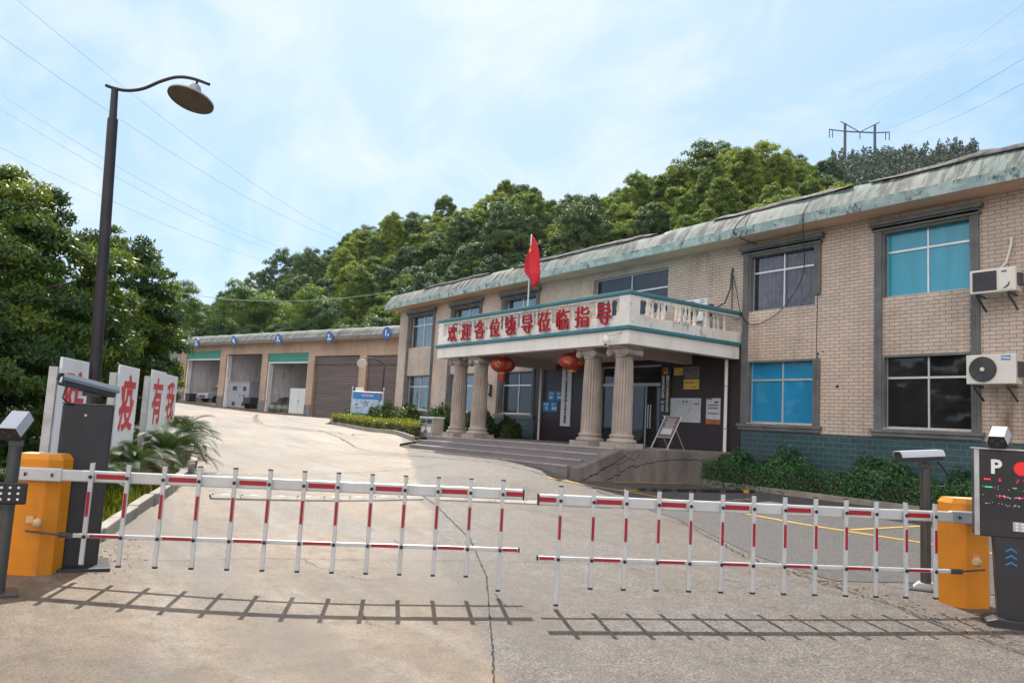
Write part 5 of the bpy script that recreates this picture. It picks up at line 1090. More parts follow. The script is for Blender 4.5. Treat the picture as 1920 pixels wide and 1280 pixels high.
t2 = copy_tree(t); t2.location = gp(-7.45,.55,1.34); t2['label'] = 'middle round silver tank on the floor of bay three'
t3 = copy_tree(t); t3.location = gp(-8.25,.5,1.34); t3['label'] = 'round tank at the left jamb of bay three, farthest from the cupboard'
def lump(name, label, cat, c, sx, sy, sz, m, seed=1):
    rnd = random.Random(seed); V = []; Fc = []; nu, nv = 14, 24
    for i in range(nu+1):
        a = i/nu*math.pi/2
        for j in range(nv):
            th = 2*math.pi*j/nv; r = 1+.16*math.sin(th*3+seed+a*4)+.1*math.sin(th*7+a*9)
            V.append((c[0]+sx*r*math.cos(a)*math.cos(th), c[1]+sy*r*math.cos(a)*math.sin(th), c[2]+sz*(1+.1*math.sin(th*5))*math.sin(a)))
    for i in range(nu):
        for j in range(nv): Fc.append((i*nv+j,i*nv+(j+1)%nv,(i+1)*nv+(j+1)%nv,(i+1)*nv+j))
    return tag(MB().add(V, Fc).build(name, m, smooth=60), label, cat)
lump('tarpaulin_heap', 'dark heap under a tarpaulin behind the tanks in bay three', 'heap', gp(-7.9,1.25,1.34), 1.2, .9, 1.05, MT['tarp'], 2)
t = thing('electrical_cabinet', 'wide grey electrical cabinet with dark vents in bay four', 'cabinet', gp(-12.55,.9,1.48), GR)
MB().box(-1.55,-.6,.08,1.35,.7,1.95).build('carcass', MT['cabinet'], t, bevel=.02, local=True); MB().box(-1.6,-.65,1.95,1.4,.75,2.02).build('lid', MT['cabinet'], t, bevel=.01, local=True); MB().box(-1.5,-.55,0,1.3,.65,.08).build('plinth', MT['graymetal'], t, local=True)
for x,z,w_,h_ in ((-.55,1.5,.28,.16),(.75,1.48,.2,.16),(-.6,.35,.2,.14),(.75,.35,.24,.14),(.2,.95,.07,.05),(.7,.95,.1,.06)): MB().box(x-w_,-.612,z-h_,x+w_,-.595,z+h_).build('vent', MT['blackcap'], t, local=True)
t = thing('tricycle', 'dark motor tricycle parked at the right of the grey cabinet in bay four', 'tricycle', gp(-10.55,.6,1.48), GR)
for x,y in ((-.35,-.5),(.35,-.5),(0,.9)): MB().lathe([(.16,-.04),(.26,-.04),(.28,0),(.26,.04),(.16,.04)], (x,y,.28), 20, mat=Matrix.Rotation(R(90),4,'Y')).build('wheel', MT['blackcap'], t, smooth=40, local=True)
MB().box(-.45,-.85,.4,.45,.1,.85).build('cargo_box', MT['darkmetal'], t, bevel=.02, local=True); MB().tube([(0,.9,.3),(0,.75,.9),(-.3,.7,1.0)], .03, 8).tube([(0,.75,.9),(.3,.7,1.0)], .025, 8).box(-.15,.1,.6,.15,.5,.7).build('frame', MT['graymetal'], t, local=True)
# car in bay five
t = thing('parked_car', 'grey car with pale bundles on its roof parked inside bay five', 'car', gp(-18.3,2.65,1.79), GR)
prof = [(-2.0,.35),(-2.02,.62),(-1.9,.80),(-1.05,.92),(-.55,1.36),(.9,1.40),(1.6,1.0),(2.05,.92),(2.1,.4)]
MB().prism(prof, lambda u,v,d_: (d_,u,v), -.82, .82).build('body', MT['cabinet'], t, bevel=.06, local=True)
MB().prism([(-1.0,.93),(-.54,1.32),(.86,1.36),(1.4,1.0)], lambda u,v,d_: (d_,u,v), -.825, .825).build('side_window', MT['blackcap'], t, local=True)
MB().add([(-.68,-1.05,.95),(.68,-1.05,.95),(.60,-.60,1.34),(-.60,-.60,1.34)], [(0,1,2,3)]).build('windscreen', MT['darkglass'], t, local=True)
for x in (-.74,.74):
    for y in (-1.3,1.3): MB().lathe([(.18,-.1),(.30,-.1),(.32,0),(.30,.1),(.18,.1)], (x,y,.32), 22, mat=Matrix.Rotation(R(90),4,'Y')).build('wheel', MT['blackcap'], t, smooth=40, local=True)
for s_ in (-1,1): MB().box(s_*.6-.16,-2.03,.6,s_*.6+.16,-1.95,.74).build('headlight', MT['alu'], t, bevel=.02, local=True)
MB().box(-.4,-2.035,.45,.4,-1.98,.58).build('grille', MT['blackcap'], t, local=True)
lump('bundle', 'pale cloth bundle lying on the roof of the car in bay five', 'bundle', gp(-18.3,2.65,1.79+1.36), .55, .7, .28, MT['curtain_lace'], 5)
t = thing('storage_box', 'dark lidded box on the floor left of the car in bay five', 'box', gp(-19.55,.35,1.79), GR)
MB().box(-.3,-.3,0,.3,.3,.62).build('body', MT['darkmetal'], t, bevel=.02, local=True); MB().box(-.33,-.33,.62,.33,.33,.69).build('lid', MT['graymetal'], t, bevel=.02, local=True)
# ================================================================ PLANTS
def leaf_mesh(name, P, Nrm, size, aspect, tint, m, fold=.25, droop=0.0, up_bias=0.0):
    # one folded rhomb per leaf: base, two sides, tip
    n = len(P); Nrm = Nrm/np.linalg.norm(Nrm, axis=1, keepdims=True)
    rd = np.random.normal(size=(n,3)); ax = rd - (rd*Nrm).sum(1, keepdims=True)*Nrm; ax[:,2] += up_bias; ax /= np.linalg.norm(ax, axis=1, keepdims=True)
    sd = np.cross(Nrm, ax); sd /= np.linalg.norm(sd, axis=1, keepdims=True)
    L = (size*np.random.uniform(.65,1.3,(n,1))); Wd = L*aspect
    tip = P+ax*L; tip[:,2:] -= droop*L; mid = P+ax*L*.5+Nrm*L*fold*.3
    V = np.stack([P, mid+sd*Wd/2, tip, mid-sd*Wd/2], 1).reshape(-1,3)
    me = bpy.data.meshes.new(name); me.vertices.add(4*n); me.loops.add(4*n); me.polygons.add(n)
    me.vertices.foreach_set('co', V.ravel()); me.loops.foreach_set('vertex_index', np.arange(4*n)); me.polygons.foreach_set('loop_start', np.arange(0,4*n,4)); me.polygons.foreach_set('loop_total', np.full(n,4))
    me.update(calc_edges=True); a = me.attributes.new('tint','FLOAT','POINT'); a.data.foreach_set('value', np.repeat(np.clip(tint,0,1),4)); me.materials.append(m); me.validate(); return me
def link(me, name, parent=None, loc=(0,0,0)):
    o = bpy.data.objects.new(name, me); COL.objects.link(o); o.parent = parent; o.location = loc; return o
def crown(n, R3, shape, nclump, cr, rng, size, asp, m, name='crown', droop=.15, flat=.75, taper=0.0, shell=.55, up=0.0, tv=1.0):
    # clumps spread through an ellipsoid (base at z=0); taper > 0 narrows the top
    rx, ry, rz = R3; C = []
    while len(C) < nclump:
        p = rng.normal(size=3); p /= np.linalg.norm(p); r = rng.uniform(shell,1)**(1/2.0); q = p*r
        t = (q[2]+1)/2
        if t < shape: q[:2] *= .6+.4*t/shape
        q[:2] *= 1-taper*max(0,t-.35)/.65
        C.append((q[0]*rx, q[1]*ry, (q[2]+1)*rz))
    C = np.array(C); cs = rng.uniform(.55,1.25,len(C))*cr; ct = .5+rng.uniform(-.38,.38,len(C))*tv
    k = rng.choice(len(C), n, p=cs**2/np.sum(cs**2)); d = rng.normal(size=(n,3)); d /= np.linalg.norm(d,axis=1,keepdims=True)
    d[:,2] = np.where(d[:,2] < -.2, -d[:,2]*.5, d[:,2]); rr = rng.uniform(.45,1.05,(n,1))
    P = C[k] + d*rr*cs[k][:,None]*np.array([1,1,flat]); P[:,2] = np.maximum(P[:,2], .03)
    ctr = np.array([0,0,rz]); N_ = d*1.0 + (P-ctr)/np.linalg.norm(P-ctr,axis=1,keepdims=True)*.4 + rng.normal(size=(n,3))*.55 + np.array([0,0,.35])
    tint = ct[k] + rng.normal(0,.13,n) + .12*(d[:,2])
    return leaf_mesh(name, P, N_, size, asp, tint, m, droop=droop, up_bias=up)
def trunk_mesh(h, r, rng, limbs=6, spread=1.2):
    mb = MB(); bend = rng.normal(0,.06*h,2); pts = [(0,0,-.4),(bend[0]*.3,bend[1]*.3,h*.3),(bend[0],bend[1],h*.75)]; mb.tube(pts, [r,r*.75,r*.35], 8)
    for i in range(limbs):
        t = .25+.5*i/limbs; a = i*2.4+rng.uniform(0,1); b = Vector((bend[0]*t,bend[1]*t,h*t)); e = b+Vector((math.cos(a)*spread,math.sin(a)*spread,h*.25)); mb.tube([b,b.lerp(e,.5)+Vector((0,0,.05*h)),e], [r*.4,r*.28,r*.12], 6)
    return mb
rng = np.random.default_rng(12)
# ---- hill behind the office, described round the viewpoint's bearing (degrees from +Y towards -X)
SK = np.array([(300,560,150,95),(420,545,140,90),(480,530,128,80),(515,515,120,72),(560,475,114,68),(640,455,108,64),(700,405,104,60),(790,385,99,56),(880,365,95,52),(950,338,93,48),(1040,352,90,45),(1110,352,88,43),(1200,322,86,41),(1280,282,84,39),(1340,246,82,38),(1420,275,84,37),(1500,272,92,36),(1560,322,96,36),(1700,335,96,36),(1920,340,95,36),(2400,340,90,36)], float)
def ray(x, y): return _f + _r2*((x-960)/F_PX) - _u2*((y-640)/F_PX)
BE, R1, R0, Z1 = [], [], [], []
for x,y,r1,r0 in SK:
    d = ray(x,y); h = math.hypot(d.x,d.y); BE.append(math.degrees(math.atan2(-d.x,d.y))); R1.append(r1); R0.append(r0); Z1.append(HCAM + d.z/h*r1 - 6.3)
o_ = np.argsort(BE); BE, R1, R0, Z1 = (np.array(q)[o_] for q in (BE,R1,R0,Z1))
BR = np.array([(1380,0),(1500,.3),(1560,1),(1800,1),(2400,1)]); 
be_far0, be_far1 = [math.degrees(math.atan2(-ray(x,280).x, ray(x,280).y)) for x in (1430,1560)]
def hill_z(be, r):
    r1, r0, z1 = np.interp(be,BE,R1), np.interp(be,BE,R0), np.interp(be,BE,Z1); zb = 1.4
    t = np.clip((r-r0)/(r1-r0),0,1); s = .35*t+.65*(t*t*(3-2*t)); z = zb+(z1-zb)*s
    far = np.clip((be_far0-be)/(be_far0-be_far1),0,1); t2 = np.clip((r-r1)/(185-r1),0,1.15)
    zfar = 62.5
    z = np.where(r>r1, z1+(1-far)*(-8*np.clip(t2,0,1))+far*(zfar-z1)*t2*(.75+.25*t2), z)
    return z
bes = np.linspace(BE[0]-3, BE[-1]+3, 120); rs = np.concatenate([np.linspace(0,1,34), np.linspace(1.03,2.6,34)])
P = np.zeros((len(bes), len(rs), 3))
for i, b_ in enumerate(bes):
    r0, r1 = np.interp(b_,BE,R0), np.interp(b_,BE,R1); r = np.where(rs<=1, r0-4+(r1-r0+4)*rs, r1*rs); a = math.radians(b_)
    z = hill_z(np.full_like(r,b_), r); z[0] = -.5; P[i] = np.stack([-np.sin(a)*r, np.cos(a)*r, z+.25*np.sin(r*.8+i)], 1)
grid_mesh('hill', P, MT['hillfloor'])
# tree kinds on the hill
def hill_kind(kind, seed):
    rg = np.random.default_rng(seed)
    if kind == 'round': me = crown(26000, (2.45,2.45,2.75), .3, 230, .40, rg, .16, .55, MT['leaf_hill'], shell=.5, flat=1.0, tv=.5)
    elif kind == 'tall': me = crown(26000, (2.15,2.15,3.3), .3, 230, .40, rg, .155, .55, MT['leaf_hill'], taper=.35, shell=.5, flat=1.0, tv=.5)
    elif kind == 'dark': me = crown(28000, (2.8,2.8,3.3), .35, 250, .44, rg, .16, .55, MT['leaf_dark'], shell=.5, flat=1.0, tv=.5)
    elif kind == 'bamboo': me = crown(15000, (2.3,2.3,4.2), .2, 80, .7, rg, .26, .28, MT['leaf_light'], droop=.6, taper=.35, shell=.4)
    else: me = crown(13000, (2.8,2.8,1.8), .2, 110, .42, rg, .165, .6, MT['leaf_hill'])
    return me
KIN = {k: [hill_kind(k, 40+i*7+j) for j in range(v)] for i, (k, v) in enumerate((('round',4),('tall',3),('dark',3),('bamboo',3),('shrub',2)))}
TR = [trunk_mesh(3.2,.20,np.random.default_rng(i),5,1.2).build('trunk', MT['bark'], smooth=60) for i in range(2)]
TRM = [o.data for o in TR]
for o in TR: bpy.data.objects.remove(o)
LBL = {'round':'rounded mid green tree in the wood on the hillside','tall':'pointed yellow green tree in the wood on the hillside','dark':'dark green broad tree in the wood on the hillside','bamboo':'feathery light green tree behind the garage roof','shrub':'low bush filling the wood on the hillside'}
NM = {'round':'broadleaf_tree','tall':'pointed_tree','dark':'evergreen_tree','bamboo':'bamboo_clump','shrub':'hill_shrub'}
GRP = {'round':'rounded trees on the hillside','tall':'pointed trees on the hillside','dark':'dark trees on the hillside','bamboo':'light feathery trees behind the garage','shrub':'low bushes on the hillside'}
def plant(kind, x, y, z, s, sz=1.0, label=None, group=True):
    t = bpy.data.objects.new(NM[kind], None); COL.objects.link(t); t.location = (x,y,z); t.rotation_euler = (0,0,random.uniform(0,6.28)); t.scale = (s*random.uniform(.9,1.1),s*random.uniform(.9,1.1),s*sz)
    tag(t, label or LBL[kind], 'bush' if kind == 'shrub' else 'tree', GRP[kind] if (group and not label) else None)
    link(random.choice(KIN[kind]), 'crown' if kind != 'shrub' else 'foliage', t, (0,0,(.3 if kind != 'bamboo' else 1.0) if kind != 'shrub' else 0))
    if kind != 'shrub': link(random.choice(TRM), 'trunk', t)
    return t
cnt = {}
def project(x, y, z):
    q = Vector((x,y,z-HCAM)); w = q.dot(_f); return (960+F_PX*q.dot(_r2)/w, 640-F_PX*q.dot(_u2)/w) if w > 0 else None
rowi = 0
for fr in np.linspace(.06, 1.0, 14):
    rowi += 1; b_ = BE[0]+1
    while b_ < BE[-1]-1:
        r0, r1 = np.interp(b_,BE,R0), np.interp(b_,BE,R1); r = r0+(r1-r0)*fr*random.uniform(.97,1.03)
        b2 = b_+random.uniform(-.4,.4); a = math.radians(b2); x, y = -math.sin(a)*r, math.cos(a)*r; z = float(hill_z(np.array([b2]),np.array([r]))[0])
        p = project(x,y,z+7)
        b_ += math.degrees(3.05/r)*random.uniform(.85,1.2)
        if p is None or not -120 < p[0] < 2000: continue
        eave = np.interp(p[0],(-200,330,745,760,1365,1920,2100),(640,640,610,545,395,270,240))
        if p[1] > eave-6: continue
        h = math.sin(x*.11+1.3)+math.sin(y*.13+x*.05)+random.uniform(-.9,.9)
        kind = 'dark' if h > .75 else ('tall' if h < .0 else 'round')
        if p[0] < 640: kind = random.choice(('dark','dark','round'))
        s = random.choice((.58,.66,.74,.84,.98))*random.uniform(.92,1.08)
        s *= 1.0 if fr < .8 else .86; plant(kind, x, y, z-.6, s, random.uniform(.95,1.4 if fr < .8 else 1.2)); cnt[kind] = cnt.get(kind,0)+1
        if random.random() < .6: plant('shrub', x+random.uniform(-2,2), y+random.uniform(-2,2), z-.1, random.uniform(.8,1.15)); cnt['shrub'] = cnt.get('shrub',0)+1
def by_ray(xp, yp, r, top):   # a spot on the hill under a bearing: (x, y, ground z)
    d = ray(xp, yp); h = math.hypot(d.x,d.y); return d.x/h*r, d.y/h*r, HCAM+d.z/h*r-top
for xp,yp,r,kind,s,top,lab in ((1335,240,80,'dark',1.55,13.5,'largest dark tree standing highest on the hill'),(1405,262,83,'dark',1.2,10.6,'dark tree close to the right of the highest hill tree'),(1490,262,78,'tall',1.15,11.2,'tall pointed green tree right of the highest dark tree'),(1575,318,70,'round',.9,7.0,'pale rounded tree just above the roof under the pylon'),(1235,372,72,'dark',1.0,9.2,'greyish dark tree above the middle of the roof'),(965,325,92,'dark',1.05,9.3,'dark domed tree topping the middle of the hill'),(690,408,101,'dark',.95,8.5,'dark tree on the skyline above the far end of the roof'),(680,455,74,'tall',1.1,10.8,'broad yellow green tree above the far end of the office')):
    x,y,z = by_ray(xp,yp,r,top*.93); plant(kind, x, y, z, s, 1.0, lab)
# feathery trees behind the garage
for i,(xp,yp,r,s) in enumerate(((345,525,74,1.0),(400,575,70,.85),(452,515,72,1.15),(500,535,74,1.0),(545,560,70,.95),(590,535,72,1.05),(640,575,68,.9),(375,585,68,.8),(610,590,66,.75),(520,590,67,.8),(300,560,74,1.0),(700,590,66,.85))):
    hgt = 9.6*s; r = max(r, float(np.interp(xp,[300,480,600,750],[86,78,72,66]))); x,y,z = by_ray(xp,yp,r,hgt); gzz = 1.6
    plant('bamboo', x, y, z, s*1.0, 1.0)
for i,(xp,yp,r,s,k) in enumerate(((640,500,78,1.2,'round'),(720,520,70,1.0,'round'),(790,505,60,.9,'round'),(845,490,58,.8,'round'),(735,560,62,.95,'dark'),(660,575,64,.95,'dark'),(420,580,66,.9,'dark'),(560,582,66,.9,'dark'),(480,575,67,1.0,'dark'),(345,575,66,1.0,'dark'),(600,600,64,.85,'dark'),(690,600,62,.8,'dark'),(385,590,65,.85,'dark'),(520,600,65,.8,'dark'),(450,602,65,.8,'dark'),(630,605,63,.75,'round'),(300,570,66,1.0,'dark'))):
    r = max(r, float(np.interp(xp,[300,480,600,750],[84,76,70,62]))); x,y,z = by_ray(xp,yp,r,8.6*s); plant(k, x, y, z, s)
# far ridge wood below the pylon: one uncountable mass of conifers
RP, RN, RT = [], [], []
for k in range(1250):
    b2 = random.uniform(be_far1-9, be_far0+2.5); r = 104+80*random.random()**.8; a = math.radians(b2); x,y = -math.sin(a)*r, math.cos(a)*r; z = float(hill_z(np.array([b2]),np.array([r]))[0])
    H_ = random.uniform(4.0,7.2); m_ = 150; t = rng.uniform(0,1,m_); th = rng.uniform(0,6.28,m_); rad = (1-t)**.8*1.55*rng.uniform(.5,1.05,m_)*(.75+.25*np.cos(t*26))
    RP.append(np.stack([x+rad*np.cos(th), y+rad*np.sin(th), z+H_*t],1)); RN.append(np.stack([np.cos(th),np.sin(th),np.full(m_,.8)],1)+rng.normal(size=(m_,3))*.4); RT.append(np.full(m_,rng.uniform(.1,.9))+rng.normal(0,.12,m_))
tag(link(leaf_mesh('ridge_wood', np.concatenate(RP), np.concatenate(RN), .55, .5, np.concatenate(RT), MT['leaf_ridge_haze']), 'ridge_wood'), 'far conifer wood on the ridge below the pylon', 'wood', None, 'stuff')
# pale far mountain between the trees at the left
P = np.zeros((40,6,3))
for i,a in enumerate(np.linspace(64,96,40)):
    hh = 42+10*math.sin(i*.35)+5*math.sin(i*.9)
    for j in range(6): r = 560+j*45; P[i,j] = (-math.sin(R(a))*r, math.cos(R(a))*r, hh*math.sin(min(1,j/4)*1.57)-1)
mt_ = plain('far_wooded_mountain', (.05,.085,.075), .95, var=.3, scale=.08); grid_mesh('far_hill', P, mt_)
# ---- near trees on the left verge
def near_tree(label, loc, R3, n, seed, size=.125, ncl=60, cr=.42, sh=.5, name='broadleaf_tree'):
    rg = np.random.default_rng(seed); t = thing(name, label, 'tree', loc)
    P_ = crown(int(n*1.5), R3, .3, int(ncl*1.35), cr*.86, rg, size*.72, .36, MT['leaf_near'], droop=-.05, shell=sh, up=.45); link(P_, 'crown', t)
    trunk_mesh(R3[2]*1.5, .10, rg, 7, R3[0]*.6).build('trunk', MT['bark'], t, smooth=60, local=True); return t
near_tree('dense glossy leaved tree filling the left edge behind the light post', (-15.3,.05,.35), (2.0,2.0,2.42), 52000, 3, .15, 130, .45)
near_tree('glossy tree rising to the right of the lamp post', (-18.7,2.3,.55), (1.25,1.25,2.5), 32000, 5, .145, 85, .40)
near_tree('tree with yellow tinged tips next to the garage end', (-20.8,3.0,.65), (1.15,1.15,1.9), 24000, 8, .145, 64, .38)
near_tree('tall tree at the far left rising behind the near foliage', (-18.8,-.6,.6), (2.0,2.0,2.42), 40000, 9, .15, 100, .46)
near_tree('low dark tree under the taller left trees', (-13.6,-.2,.25), (1.35,1.2,1.35), 22000, 13, .13, 70, .34)
near_tree('tree out beyond the left edge of the view', (-13.0,-3.2,.3), (2.2,2.0,2.6), 16000, 15, .13, 60, .5)
near_tree('second tree out beyond the left edge of the view', (-9.5,-5.5,.2), (2.2,2.0,2.6), 15000, 16, .13, 60, .5)
# ---- cycads
def cycad(label, loc, n, L, seed, dry=.12, group='cycads on the verge'):
    rg = np.random.default_rng(seed); t = thing('cycad', label, 'plant', loc, 0, group)
    V, Fc, Tn, V2, F2, T2 = [], [], [], [], [], []
    for k in range(n):
        az = k*2.399+rg.uniform(-.2,.2); el0 = rg.uniform(.35,1.35); ll = L*rg.uniform(.75,1.1); isdry = rg.random() < dry
        if isdry: el0 = rg.uniform(-.1,.3)
        tt = rg.uniform(.1,.8); A = Vector((math.cos(az),math.sin(az),0)); p = Vector((0,0,.28)); el = el0; VV, FF, TT = (V2,F2,T2) if isdry else (V,Fc,Tn)
        m_ = 26; side = Vector((-A.y,A.x,0)); prev = None
        for i in range(m_):
            u = i/m_; d_ = A*math.cos(el)+Z3*math.sin(el); q = p+d_*(ll/m_); nrm = side.cross(d_).normalized()
            if nrm.z < 0: nrm = -nrm
            b0 = len(VV); VV += [p-side*.006,p+side*.006,q+side*.006,q-side*.006]; FF.append((b0,b0+1,b0+2,b0+3)); TT += [tt]*4
            w_ = ll*.20*math.sin(math.pi*min(1,.12+u*.9))**.7
            if u > .1:
                for s_ in (-1,1):
                    tip = p+side*s_*w_*.85+d_*w_*.55+nrm*w_*.30; b0 = len(VV); e = d_*(ll/m_)*.36
                    VV += [p-e,p+e,tip]; FF.append((b0,b0+1,b0+2)); TT += [tt+rg.uniform(-.1,.1)]*3
            p = q; el -= (.055+.02*rg.random())*(1.0 if not isdry else .5)
    for VV,FF,TT,m_,nm in ((V,Fc,Tn,MT['frond'],'fronds'),(V2,F2,T2,MT['frond_dry'],'dry_fronds')):
        if not VV: continue
        me = bpy.data.meshes.new(nm); me.from_pydata([tuple(v) for v in VV],[],FF); a = me.attributes.new('tint','FLOAT','POINT'); a.data.foreach_set('value', np.clip(TT,0,1)); me.materials.append(m_); link(me, nm, t)
    MB().lathe([(.14,-.2),(.17,.05),(.15,.2),(.08,.32)], (0,0,0), 12).build('stem', MT['bark'], t, local=True)
    return t
for loc, n, L, sd, dry, lab in (((-14.6,2.75,.35),46,1.05,1,.30,'cycad with dry brown fronds reaching over the road beside the last sign board'),((-12.9,2.05,.2),40,.85,2,.06,'pale fronded cycad under the sign board with 有'),((-11.6,1.25,.1),36,.8,3,.05,'cycad between the charcoal column and the sign board with 疫'),((-11.0,-.05,.1),44,1.0,4,.05,'sunlit cycad behind the light post at the left edge'),((-10.2,-.9,.05),40,.95,5,.05,'cycad at the far left edge of the view'),((-17.2,3.35,.5),44,1.1,6,.1,'tall cycad at the end of the row of sign boards'),((-19.5,4.0,.55),40,1.0,7,.1,'cycad farthest up the verge'),((-13.2,.9,.2),40,.95,8,.05,'cycad behind the first sign board')):
    cycad(lab, (*loc[:2], g1(*loc[:2])), n, L, sd, dry)
# grass tufts inside the kerb
n = 5200; q = rng.uniform(0,1,n); kk = resample(KERB[:5], 200); idx = (q*199).astype(int); off = rng.uniform(.05,.9,n)
tn = np.gradient(kk,axis=0); tn /= np.linalg.norm(tn,axis=1)[:,None]; nr = np.c_[-tn[:,1],tn[:,0]]; sg = -1 if (nr[50]@np.array([.36,.93])) > 0 else 1
B2 = kk[idx]+nr[idx]*sg*off[:,None]; zz = gz(B2[:,0],B2[:,1])-.06; Pg = np.c_[B2,zz]; N_ = rng.normal(size=(n,3)); N_[:,2] = 0
tag(link(leaf_mesh('grass', Pg, N_, .19, .07, rng.uniform(.3,1,n), MT['leaf_yellow'], up_bias=2.6), 'grass'), 'bright grass along the inside of the old kerb', 'grass', None, 'stuff')
# crumbled mortar and grit along the broken edge between slab and asphalt
mb = MB(); ed = resample([(-6.4,8.2),(-4.8,7.66),(-3.95,7.5),(-3.2,7.25),(-2.6,6.85)], 120)
for k in range(420):
    q = ed[random.randrange(30 if random.random()<.8 else 0,120)]; x, y = q[0]+random.gauss(.05,.13), q[1]+random.gauss(.08,.12); r = random.choice((.003,.005,.007,.011))*random.uniform(.6,1.2); z = g1(x,y)+r*.3
    a_ = random.uniform(0,3); mb.obox((x,y,z), (r*math.cos(a_),r*math.sin(a_),0), (-r*.8*math.sin(a_),r*.8*math.cos(a_),r*.2), (0,0,r*.6))
tag(mb.build('grit', MT['grit']), 'crumbled mortar and grit along the edge of the slab by the right cabinet', 'grit', None, 'stuff')
mb = MB()
for k in range(150):
    x, y = random.uniform(-9,-7), random.uniform(.9,2.2); x = -8.6+random.gauss(0,.5)+.0; y = 1.15+random.gauss(0,.22)+(x+8.6)*-.25; r = random.choice((.004,.005,.009))*random.uniform(.6,1.2)
    a_ = random.uniform(0,3); mb.obox((x,y,g1(x,y)+r*.4), (r*math.cos(a_),r*math.sin(a_),0), (-r*.8*math.sin(a_),r*.8*math.cos(a_),r*.2), (0,0,r*.5))
tag(mb.build('dry_litter', MT['grit']), 'dry leaf litter and dirt beside the charcoal column', 'litter', None, 'stuff')
# ---- hedges and clipped bushes
def hedge(label, pts, width, h, n, m, name='hedge', size=.055, top_m=None):
    p = resample(pts, 60); t_ = np.gradient(p,axis=0); t_ /= np.linalg.norm(t_,axis=1)[:,None]; nr_ = np.c_[-t_[:,1],t_[:,0]]
    t = thing(name, label, 'hedge', (p[30,0],p[30,1],g1(*p[30])))
    i = rng.integers(0,60,n); fc = rng.random(n); u = rng.uniform(-1,1,n); v = rng.uniform(0,1,n)
    hh = h*(1+.10*np.sin(i*.7)+.07*np.sin(i*1.9)); side = np.where(fc < .45, np.where(u<0,-1,1), u); z = np.where(fc < .45, v, 1.0)*hh
    jit = rng.normal(0,.035,(n,3)); al = rng.uniform(-.5,.5,n)*np.linalg.norm(p[1]-p[0])
    XY = p[i]+t_[i]*al[:,None]+nr_[i]*(side*width/2)[:,None]; zz = gz(XY[:,0],XY[:,1]); Pn = np.c_[XY,zz+z]+jit
    N_ = np.where((fc<.45)[:,None], np.c_[nr_[i]*np.sign(side)[:,None], np.full(n,.4)], np.array([[0,0,1.]])) + rng.normal(size=(n,3))*.5
    Pl = Pn-np.array(t.location)
    tint = rng.uniform(.1,.75,n)+.2*np.sin(i*.9)+(z/h>.93)*.12
    if top_m: 
        tp = (z/h > .84) & (rng.random(n) < .8)
        link(leaf_mesh('foliage', Pl[~tp], N_[~tp], size, .5, tint[~tp], m), 'foliage', t); link(leaf_mesh('new_shoots', Pl[tp]+np.array([0,0,.02]), N_[tp], size*1.1, .5, rng.uniform(.55,1,tp.sum()), top_m, up_bias=.7), 'new_shoots', t)
    else: link(leaf_mesh('foliage', Pl, N_, size, .5, tint, m), 'foliage', t)
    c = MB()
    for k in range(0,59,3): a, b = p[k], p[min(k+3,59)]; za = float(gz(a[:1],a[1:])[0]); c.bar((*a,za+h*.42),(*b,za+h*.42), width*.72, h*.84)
    c.build('dark_core', MT['core'], t); return t  # solid dark core, painted shade behind the hedge leaves
def bush(label, x, y, r, h, n, m, z=None, size=.07, group=None):
    z = g1(x,y) if z is None else z; t = thing('round_bush', label, 'bush', (x,y,z), 0, group)
    d = rng.normal(size=(n,3)); d /= np.linalg.norm(d,axis=1,keepdims=True); d[:,2] = np.abs(d[:,2]); lum = 1+.12*np.sin(d[:,0]*7+x)+.10*np.sin(d[:,1]*9+y)
    P_ = d*np.array([r,r,h])*(lum*rng.uniform(.86,1.06,n))[:,None]; P_[:,2] += .05
    link(leaf_mesh('foliage', P_, d*np.array([1,1,1.2])+rng.normal(size=(n,3))*.45, size, .5, rng.uniform(.1,.9,n), m), 'foliage', t)
    MB().lathe([(r*.7,0),(r*.75,h*.3),(r*.55,h*.62),(r*.2,h*.8)], (0,0,0), 14).build('dark_core', MT['core'], t, local=True)  # dark core inside the bush, in place of its inner shade
hedge('low clipped hedge in front of the teal plinth on the right', [(-12.85,14.95),(-10.9,14.95),(-8,15.05),(-3,15.1),(2,15.1)], .85, .48, 42000, MT['leaf_hedge'], size=.055)
for x, y, r, h, lab in ((-12.05,15.2,.55,.72,'rounded dark bush at the cracked flank wall end of the right hedge'),(-10.75,15.35,.62,.86,'domed bush in the right hedge under the blue lower window'),(-8.55,15.3,.68,.84,'domed bush in the right hedge left of the dark lower window'),(-6.6,15.25,.6,.78,'domed bush in the right hedge behind the right camera post'),(-4.0,15.3,.6,.78,'domed bush in the right hedge hidden by the parking display')):
    bush(lab, x, y, r, h, 5200, MT['leaf_hedge'], None, .075, 'domed bushes in the right hedge')
hedge('low hedge with yellow green tops along the left of the entrance', [(-22.3,12.0),(-25,12.3),(-28.4,12.75),(-33.0,13.4)], .65, .36, 24000, MT['leaf_yellow'], size=.06, top_m=MT['leaf_yellow'])
for x, y, r, h, lab in ((-33.3,14.3,.5,.85,'glossy bush left of the notice frame'),(-28.9,13.9,.62,.95,'glossy bush just right of the notice frame'),(-26.7,13.7,.66,.95,'glossy bush under the far ground floor window'),(-23.9,13.6,.62,.90,'glossy bush behind the litter bin'),(-22.2,14.2,.5,.85,'glossy bush between the left pair of columns'),(-21.9,15.2,.4,.6,'small bush beside the teal plinth behind the left columns'),(-31.4,14.6,.5,.9,'glossy bush hidden behind the notice frame')):
    bush(lab, x, y, r, h, 3600, MT['leaf_near'], None, .10, 'glossy bushes behind the left hedge')
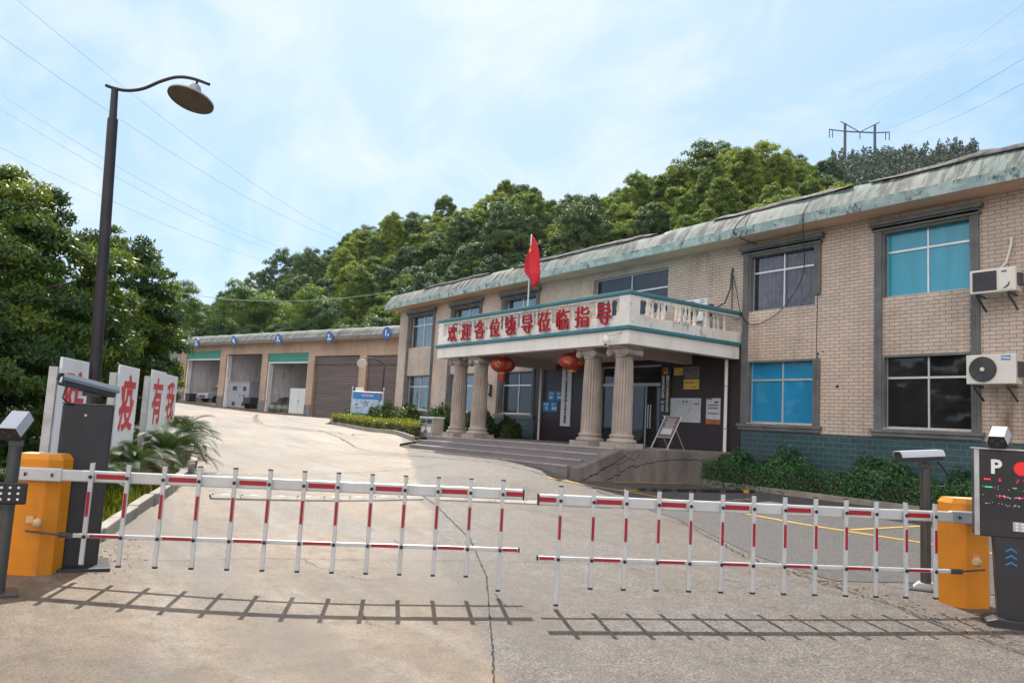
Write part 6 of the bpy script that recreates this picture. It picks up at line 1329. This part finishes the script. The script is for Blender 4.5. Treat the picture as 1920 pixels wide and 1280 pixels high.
# ================================================================ PYLON AND WIRES
t = thing('pylon', 'twin legged concrete pylon with a braced crossbeam on the ridge', 'pylon', (-91.3,155,58))
pa, pb = Vector((-93.3,152.5,0)), Vector((-89.4,157.9,0)); d = (pb-pa).normalized()
for p in (pa,pb): MB().tube([p+Z3*54,p+Z3*72.6], [.38,.28], 10).build('leg', MT['pylon'], t, smooth=60)
m_ = MB(); L0, L1 = pa-d*3.6, pb+d*3.3; zb = 70.7
m_.bar(L0+Z3*(zb+.3),pa+Z3*zb,.14,.22).bar(pa+Z3*zb,pb+Z3*zb,.16,.28).bar(pb+Z3*zb,L1+Z3*(zb+.3),.14,.22); m_.build('crossbeam', MT['pylon'], t)
mid = (pa+pb)/2; m_ = MB().bar(pa-d*1.0+Z3*73.0,mid+Z3*zb,.14,.18).bar(pb+d*1.0+Z3*73.2,mid+Z3*zb,.14,.18).bar(mid+Z3*zb,mid+Z3*74.9,.09,.09); m_.build('brace', MT['pylon'], t)
for p in (L0+d*.1,L0+d*.8,mid,L1-d*.9,L1-d*.1): MB().tube([p+Z3*(zb+.2),p+Z3*(zb-1.6)], .10, 6).build('insulator', MT['pylon'], t)
def wire(label, A, Bp, sag, r, group='overhead power lines'):
    A, Bp = Vector(A), Vector(Bp); P_ = [A.lerp(Bp, k/40)-Z3*sag*4*(k/40)*(1-k/40) for k in range(41)]
    return tag(MB().tube(P_, r, 5, caps=False).build('power_line', MT['wire'], smooth=60), label, 'power line', group)
def at_ray(x, y, w): d_ = ray(x,y)*w; return (d_.x,d_.y,HCAM+d_.z)
for lab,(x0,y0,w0),(x1,y1,w1),sag in (
  ('faint uppermost power line crossing the sky above the left lamp arm',(30,-2,75),(660,452,150),2),('second power line from the top passing behind the lamp post',(-10,60,72),(640,452,150),2),
  ('third power line down on the left, ending at the hillside',(-20,164,55),(580,480,135),1.6),('fourth power line down on the left, just under the third',(-20,192,55),(572,486,135),1.6),('lowest power line on the left, skimming the near trees',(-20,266,50),(560,503,130),1.2)):
    wire(lab, at_ray(x0,y0,w0), at_ray(x1,y1,w1), sag, .016)
for lab,(x0,y0,w0),(x1,y1,w1) in (('upper left power line rising right from the pylon',(1600,216,171),(1925,2,95)),('second power line rising right from the pylon',(1614,238,171),(1930,70,95)),('third power line rising right from the pylon',(1650,246,171),(1930,103,95)),('lowest power line rising right from the pylon',(1676,259,171),(1930,150,95))):
    wire(lab, at_ray(x0,y0,w0), at_ray(x1,y1,w1), 1.0, .028)
wire('thin wire crossing in front of the trees behind the garage', at_ray(330,548,64), at_ray(745,545,60), .8, .02)

# ================================================================ SUMMER HAZE
hm = bpy.data.materials.new('summer_haze'); hm.use_nodes = True; hn = hm.node_tree; hn.nodes.clear()
ho = hn.nodes.new('ShaderNodeOutputMaterial'); hv = nd(hn, 'ShaderNodeVolumePrincipled', {'Color': (.80, .90, 1.0, 1), 'Density': .00012, 'Anisotropy': .2}); hn.links.new(hv.outputs[0], ho.inputs['Volume'])
tag(MB().box(-1000, -950, -8, 1000, 1000, 120).build('haze', hm), 'thin bluish summer haze over the whole place', 'haze', None, 'stuff')
